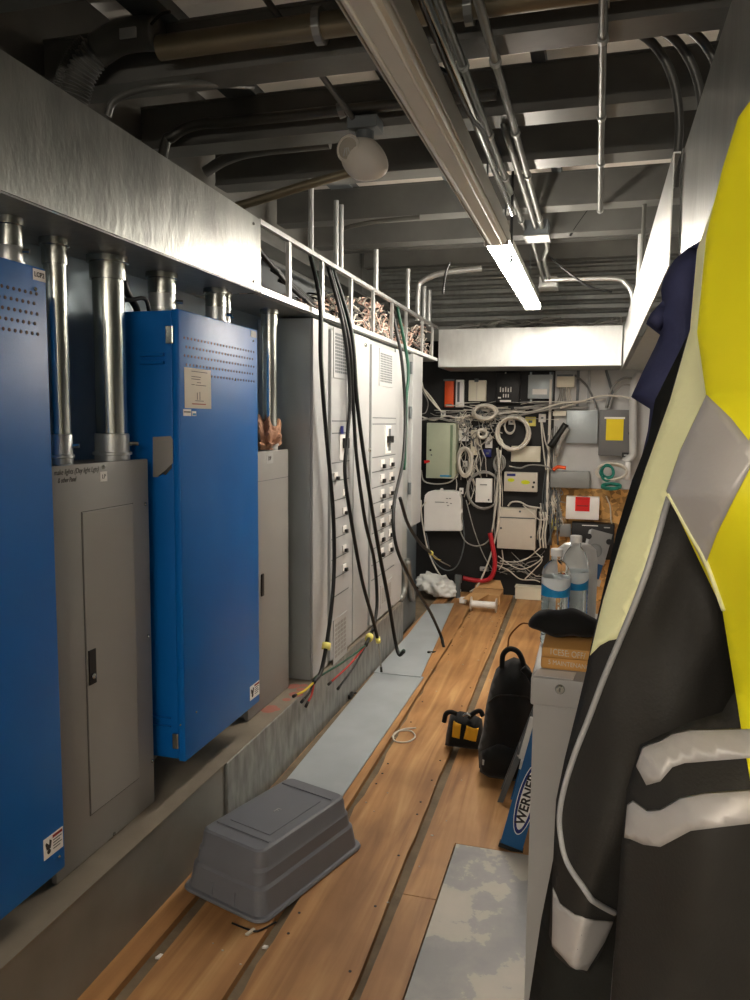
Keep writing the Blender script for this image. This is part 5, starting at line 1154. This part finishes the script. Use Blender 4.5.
bm = NB(); box(bm, *sorted((ay(547.2, 460, 7.1).x, ay(549.6, 460, 7.1).x)), 7.09, WB - 0.002, 0.72, 1.98); tag(fin(bm, 'raceway', 'cable_white'), 'pale vertical raceway between the black board and the grey board', 'raceway')
for i, (x, y0_, y1_) in enumerate(((551.5, 372, 408), (577, 370, 408), (588, 370, 412))):
    a, b = ay(x, y0_, WB - 0.01), ay(x + 1.5, y1_, WB - 0.01); bm = NB(); box(bm, a.x, b.x, WB - 0.025, WB - 0.001, b.z, a.z); tag(fin(bm, 'wall_strut', ('gear_dark', 'gear_dark', 'mid_grey_box')[i]), ('dark upright strut right of the silver box', 'dark upright strut right of the terminal block', 'grey upright strut farthest right above the light grey cabinet')[i], 'strut')
t = thing('cable_tray', 'thin pale tray running across the back wall above the big white coil', 'tray', ay(555, 409, WB - 0.05))
a, b = ay(514, 407, WB - 0.06), ay(585, 409, WB - 0.06); bm = NB(); box(bm, a.x, b.x, WB - 0.06, WB - 0.002, b.z, a.z); fin(bm, 'shelf', 'cable_grey', t)
a, b = ay(553, 411, WB - 0.06), ay(566, 416, WB - 0.06); bm = NB(); box(bm, a.x, b.x, WB - 0.06, WB - 0.002, b.z, a.z); fin(bm, 'bracket', 'cream', t)
bm = NB(); tube(bm, [ay(x, y, 7.0) for x, y in ((553, 470), (558, 467), (566, 468))], 0.016, 8, 4); tag(fin(bm, 'cable_clip', 'orange', smooth=True), 'orange clip on top of the long grey metal box', 'clip')
for i, pts in enumerate((((566, 424), (558, 436), (550, 447)), ((568, 428), (561, 440), (556, 456)), )):
    bm = NB(); tube(bm, [ay(x, y, 7.02) for x, y in pts], (0.03, 0.022)[i], 10, 4); tag(fin(bm, 'flexible_conduit', ('black_rubber', 'cable_grey')[i], smooth=True), ('thick black flexible conduit leaning at the left of the light grey cabinet', 'grey cable bundle leaving the left of the light grey cabinet')[i], 'conduit')
# coils
def coil(label, cx_, cy_, rx, ry, n, mat, r=0.009, y=7.05, jit=0.08):
    t = thing('cable_coil', label, 'cable', ay(cx_, cy_ + ry, y))
    for k in range(n):
        ph = R(0, 6.28); sx = 1 + R(-jit, jit); sy = 1 + R(-jit, jit); ox, oy = R(-1, 1), R(-1, 1)
        pts = [ay(cx_ + ox + rx * sx * math.cos(a * 2 * math.pi / 20), cy_ + oy + ry * sy * math.sin(a * 2 * math.pi / 20), y - 0.012 * k + 0.008 * math.sin(a + ph)) for a in range(20)]
        bm = NB(); tube(bm, pts, r, 7, closed=True); fin(bm, 'turn', mat, t, True)
    return t
coil('big coil of thick white cable on the black board, upper middle', 513, 433, 16, 16.5, 6, 'cable_white', 0.010)
coil('oval coil of white cable left of the big coil, under the cream box', 485, 412, 11, 7, 3, 'cable_white', 0.012)
coil('small ring of white cable low left of the big coil', 482, 433.5, 4.5, 4, 2, 'cable_white', 0.013)
coil('long loop of white cable hanging right of the pale green cabinet', 464.5, 462, 6.5, 14, 4, 'cable_white', 0.013)
coil('loose coil of grey cable around the small white box', 484, 491, 17, 19, 3, 'cable_grey', 0.008, 7.1)
coil('coil of pale patch cable right of the long grey box', 611, 472, 15, 8, 4, 'cable_white', 0.008, 7.0)
coil('coil of teal patch cable hanging under the dark grey panel', 607, 472, 7, 7, 3, 'teal_cable', 0.009, 6.98, 0.2)
coil('small loop of white cable inside the big coil', 509, 427, 5, 7, 2, 'cable_white', 0.006, 7.08)
coil('narrow loop of grey cable on the pale cable trunk', 499, 463, 5, 8, 3, 'cable_grey', 0.008)
t = coil('flattened teal cable loops lying above the chipboard', 612, 486, 9, 2.6, 4, 'teal_cable', 0.010, 7.0, 0.2)
# single cables on the back wall
def strand(label, pts, mat, r=0.008, y=7.08, g=None):
    bm = NB(); tube(bm, [ay(px, py, y + R(-0.015, 0.015)) for px, py in pts], r * 0.78, 7, 6); o = tag(fin(bm, 'data_cable', mat, smooth=True), label, 'cable', g); return o
strand('pale cable trunk running down from the big coil past the large beige box', ((497, 448), (499, 470), (500, 500), (497, 530), (489, 560), (478, 585), (470, 592)), 'cable_white', 0.011, 6.98)
strand('second pale cable beside the trunk left of the beige boxes', ((501, 450), (498, 478), (496, 505), (492, 532)), 'cable_white', 0.011, 7.02)
strand('white cable arching from the switchgear corner to the red hose', ((421, 500), (422, 520), (428, 550), (438, 572), (450, 584), (456, 586)), 'cable_white', 0.009, 7.0)
strand('dark cable looping below the white enclosure', ((426, 533), (432, 558), (445, 570), (457, 566), (464, 545), (463, 520)), 'gear_dark', 0.008)
strand('grey cable sagging from the white enclosure to the red hose', ((460, 531), (466, 542), (477, 546), (488, 541), (494, 525)), 'cable_grey', 0.008)
strand('thin grey cable crossing the black board down to the right', ((466, 500), (474, 530), (484, 556), (494, 572)), 'cable_grey', 0.006)
strand('white cable pair dropping from the open wireway onto the orange module', ((420, 372), (424, 390), (434, 404), (442, 412)), 'cable_white', 0.009, 7.0)
strand('second white cable from the wireway corner to the jack', ((419, 384), (430, 396), (440, 410)), 'cable_white', 0.010, 7.03)
strand('grey cable hanging in a loop at the left edge of the black board', ((422, 390), (428, 402), (426, 412), (422, 414)), 'cable_grey', 0.006)
strand('white cable bundle lying along the top of the pale green cabinet', ((422, 417), (434, 420), (446, 416), (458, 418), (470, 415)), 'cable_white', 0.010, 7.0)
strand('second cable along the top of the pale green cabinet', ((422, 420), (436, 418), (448, 420), (462, 424)), 'cable_grey', 0.010, 6.98)
strand('cable loop under the pale green cabinet', ((421, 470), (424, 481), (436, 484), (450, 482), (458, 474)), 'cable_grey', 0.009, 7.0)
strand('white cable entering the white enclosure from the left', ((419, 516), (421, 508), (426, 502)), 'cable_white', 0.008, 6.99)
strand('cable bundle sweeping from the big coil up to the tray', ((498, 414), (512, 412), (530, 412), (548, 407), (562, 403), (586, 401)), 'cable_white', 0.010, 7.02)
strand('second cable sweeping under the tray to the right', ((500, 418), (520, 415), (540, 411), (560, 407)), 'cable_grey', 0.011, 7.0)
strand('thin cable from the tray into the grey conduit elbow', ((560, 408), (580, 402), (600, 396), (618, 396), (630, 398)), 'cable_white', 0.010, 7.05)
strand('dark cable arching over the light grey cabinet', ((575, 375), (586, 385), (594, 400), (596, 408)), 'dark_grey_box', 0.012, 7.09)
strand('black cable bend dropping onto the dark grey panel', ((606, 370), (610, 384), (612, 396), (606, 408)), 'gear_dark', 0.016, 7.07)
strand('grey cable arch over the dark grey panel, outer of two', ((606, 408), (612, 388), (624, 378), (638, 380)), 'mid_grey_box', 0.014, 7.06)
strand('grey cable arch over the dark grey panel, inner of two', ((609, 408), (614, 394), (624, 385), (636, 386)), 'cable_grey', 0.010, 7.04)
strand('white cable climbing from the wall jack beside the raceway', ((542, 422), (545, 440), (549, 452)), 'cable_white', 0.008, 7.05)
strand('second white cable fanning down from the white wall jack', ((541, 422), (542, 436), (544, 455), (546, 470)), 'cable_white', 0.008, 7.05)
strand('wavy cable under the beige flat box', ((509, 466), (520, 468), (530, 465), (545, 466), (552, 470)), 'cable_grey', 0.009, 7.03)
strand('white cable hump on top of the large beige box', ((508, 506), (512, 502), (520, 502), (528, 506), (540, 508)), 'cable_white', 0.010, 7.0)
strand('white cable crossing to the right of the large beige box', ((523, 505), (533, 514), (540, 520), (548, 518)), 'cable_white', 0.007, 6.99)
for i, (lb, pts) in enumerate((('first of the thin cables sagging below the large beige box, topmost', ((500, 561), (516, 562), (528, 558), (540, 548))), ('thin cable sagging below the large beige box in a shallow swag', ((498, 556), (512, 566), (524, 569), (538, 562), (543, 556))), ('thin cable diving from the red hose to the raceway', ((494, 564), (508, 570), (520, 579), (534, 580), (540, 582))), ('thin cable rising from the raceway to the pale vertical raceway', ((524, 580), (534, 570), (542, 560), (535, 552), (532, 546))), ('thin cable dropping from the lower left of the large beige box', ((502, 550), (503, 562), (499, 570))))):
    strand(lb, pts, 'cable_white', 0.007, 7.08)
for i, x in enumerate((540, 543, 545.5)): strand(('left', 'middle', 'right')[i] + ' of three pale cables hanging right of the large beige box', ((x, 512), (x + 1, 522), (x - 0.5, 535), (x + 0.5, 548)), 'cable_white', 0.010, 7.07)
for i, (x0_, x1_) in enumerate(((546, 545), (549, 551), (553, 548), (556, 558))): strand(('first', 'second', 'third', 'fourth')[i] + ' dark cable from the left in the strip beside the pale vertical raceway', ((x0_, 490), (x1_, 505), (x0_ + 1, 520), (x1_, 545)), random.choice(['gear_dark', 'dark_grey_box', 'cable_grey']), 0.010, 7.1)
strand('yellowish cable curling down the chipboard', ((606, 496), (610, 506), (611, 520), (612, 524)), 'sticker_tan', 0.008, 7.1)
bm = NB()
for k in range(60):
    x = R(458, 500); y = R(408, 436); pts = []
    for j in range(4): pts.append(ay(x, y, 7.12 + R(-0.03, 0.02))); x += R(-7, 7); y += R(-2, 9)
    nf = len(bm.faces); tube(bm, pts, R(0.003, 0.006), 5, 4); bm.faces.ensure_lookup_table(); mi = random.choice([0, 0, 1, 2])
    for f in bm.faces[nf:]: f.material_index = mi
for k in range(40):
    x = R(549, 562); y = R(486, 520); pts = []
    for j in range(4): pts.append(ay(x, y, 7.12 + R(-0.03, 0.02))); x += R(-4, 4); y += R(0, 9)
    nf = len(bm.faces); tube(bm, pts, R(0.003, 0.006), 5, 4); bm.faces.ensure_lookup_table(); mi = random.choice([2, 1, 3])
    for f in bm.faces[nf:]: f.material_index = mi
def wild(x0, x1, y0, y1, dx, dy, n, m, cols):
    for k in range(n):
        x = R(x0, x1); y = R(y0, y1); pts = []
        for j in range(m): pts.append(ay(x, y, 7.11 + R(-0.03, 0.03))); x += R(*dx); y += R(*dy)
        nf = len(bm.faces); tube(bm, pts, R(0.0025, 0.0045), 5, 4); bm.faces.ensure_lookup_table(); mi = random.choice(cols)
        for f in bm.faces[nf:]: f.material_index = mi
wild(496, 503, 445, 470, (-2.5, 2), (14, 26), 12, 5, [0, 0, 1]); wild(547, 558, 425, 460, (-3, 3), (12, 24), 18, 5, [0, 1, 2, 2]); wild(425, 500, 404, 420, (8, 22), (-3, 3), 26, 4, [0, 0, 1])
wild(500, 560, 400, 412, (8, 20), (-3, 2), 14, 4, [0, 1, 1]); wild(482, 535, 552, 575, (3, 14), (-5, 9), 12, 4, [0, 1]); wild(538, 547, 500, 520, (-2, 2), (6, 12), 10, 4, [0, 0, 1]); wild(455, 480, 430, 470, (-4, 4), (4, 14), 22, 5, [0, 0, 1])
tag(fin(bm, 'thin_wires', ['cable_white', 'cable_grey', 'gear_dark', 'sticker_tan'], smooth=True), 'fine tangled wires between the modules on the back wall', 'wires', kind='stuff')

# on the floor by the back wall
c = az(428, 594, 0.0); bm = NB(); bmesh.ops.create_icosphere(bm, subdivisions=4, radius=1)
for v in bm.verts:
    q = v.co; k = 1 + 0.16 * math.sin(8 * q.x + 3 * q.z) * math.sin(7 * q.y + 2) + 0.08 * math.sin(17 * q.x - 11 * q.z)
    v.co = Vector((-1.36 + q.x * 0.19 * k, 6.93 + q.y * 0.17 * k, max(0.012, 0.09 + q.z * 0.10 * k - 0.05 * q.x)))
tag(fin(bm, 'plastic_bag', 'bag_plastic', smooth=True), 'crumpled white plastic bag on the floor in the back left corner', 'bag')
t = thing('cardboard_box', 'flattened cardboard box with open flaps on the floor by the red hose', 'cardboard', (-0.9, 6.85, 0.001))
bm = NB(); box(bm, -1.02, -0.76, 6.72, 6.96, 0.001, 0.09, 0.003); fin(bm, 'body', 'cardboard', t)
bm = NB(); prism(bm, [Vector(p) for p in ((-1.02, 6.72, 0.092), (-0.86, 6.72, 0.092), (-0.95, 6.58, 0.05), (-1.07, 6.60, 0.06))], (0, 0, 0.004)); fin(bm, 'flap', 'cardboard', t)
bm = NB(); prism(bm, [Vector(p) for p in ((-1.02, 6.96, 0.092), (-0.76, 6.96, 0.092), (-0.80, 7.05, 0.15), (-1.0, 7.05, 0.16))], (0, 0, 0.004)); fin(bm, 'flap', 'cardboard', t)
q = az(463, 603, 0.0); bm = NB(); box(bm, q.x - 0.03, q.x + 0.03, q.y - 0.03, q.y + 0.03, 0.001, 0.05, 0.004); tag(fin(bm, 'power_adapter', 'white_plastic'), 'small white adapter lying left of the cardboard box', 'adapter')
q0, q1 = az(471, 611, 0.0), az(497, 611, 0.0); t = thing('wire_spool', 'empty clear wire spool lying on the planks in front of the cardboard', 'spool', ((q0.x + q1.x) / 2, q0.y, 0.001))
yy = q0.y; rr = 0.062
for x in (q0.x, q1.x):
    bm = NB(); lathe(bm, [(0.018, -0.004), (rr, -0.004), (rr, 0.004), (0.018, 0.004)], (x, yy, rr + 0.001), 28, Vector((1, 0, 0))); fin(bm, 'flange', 'spool_clear', t, auto=40)
bm = NB(); tube(bm, [(q0.x + 0.005, yy, rr + 0.001), (q1.x - 0.005, yy, rr + 0.001)], 0.03, 24); fin(bm, 'hub', 'white_plastic', t, auto=40)

# ================================================================== LIGHT
w = bpy.data.worlds.new('world'); SC.world = w; w.use_nodes = True
bg = w.node_tree.nodes['Background']; bg.inputs[0].default_value = (1.0, 0.96, 0.90, 1); bg.inputs[1].default_value = 0.12
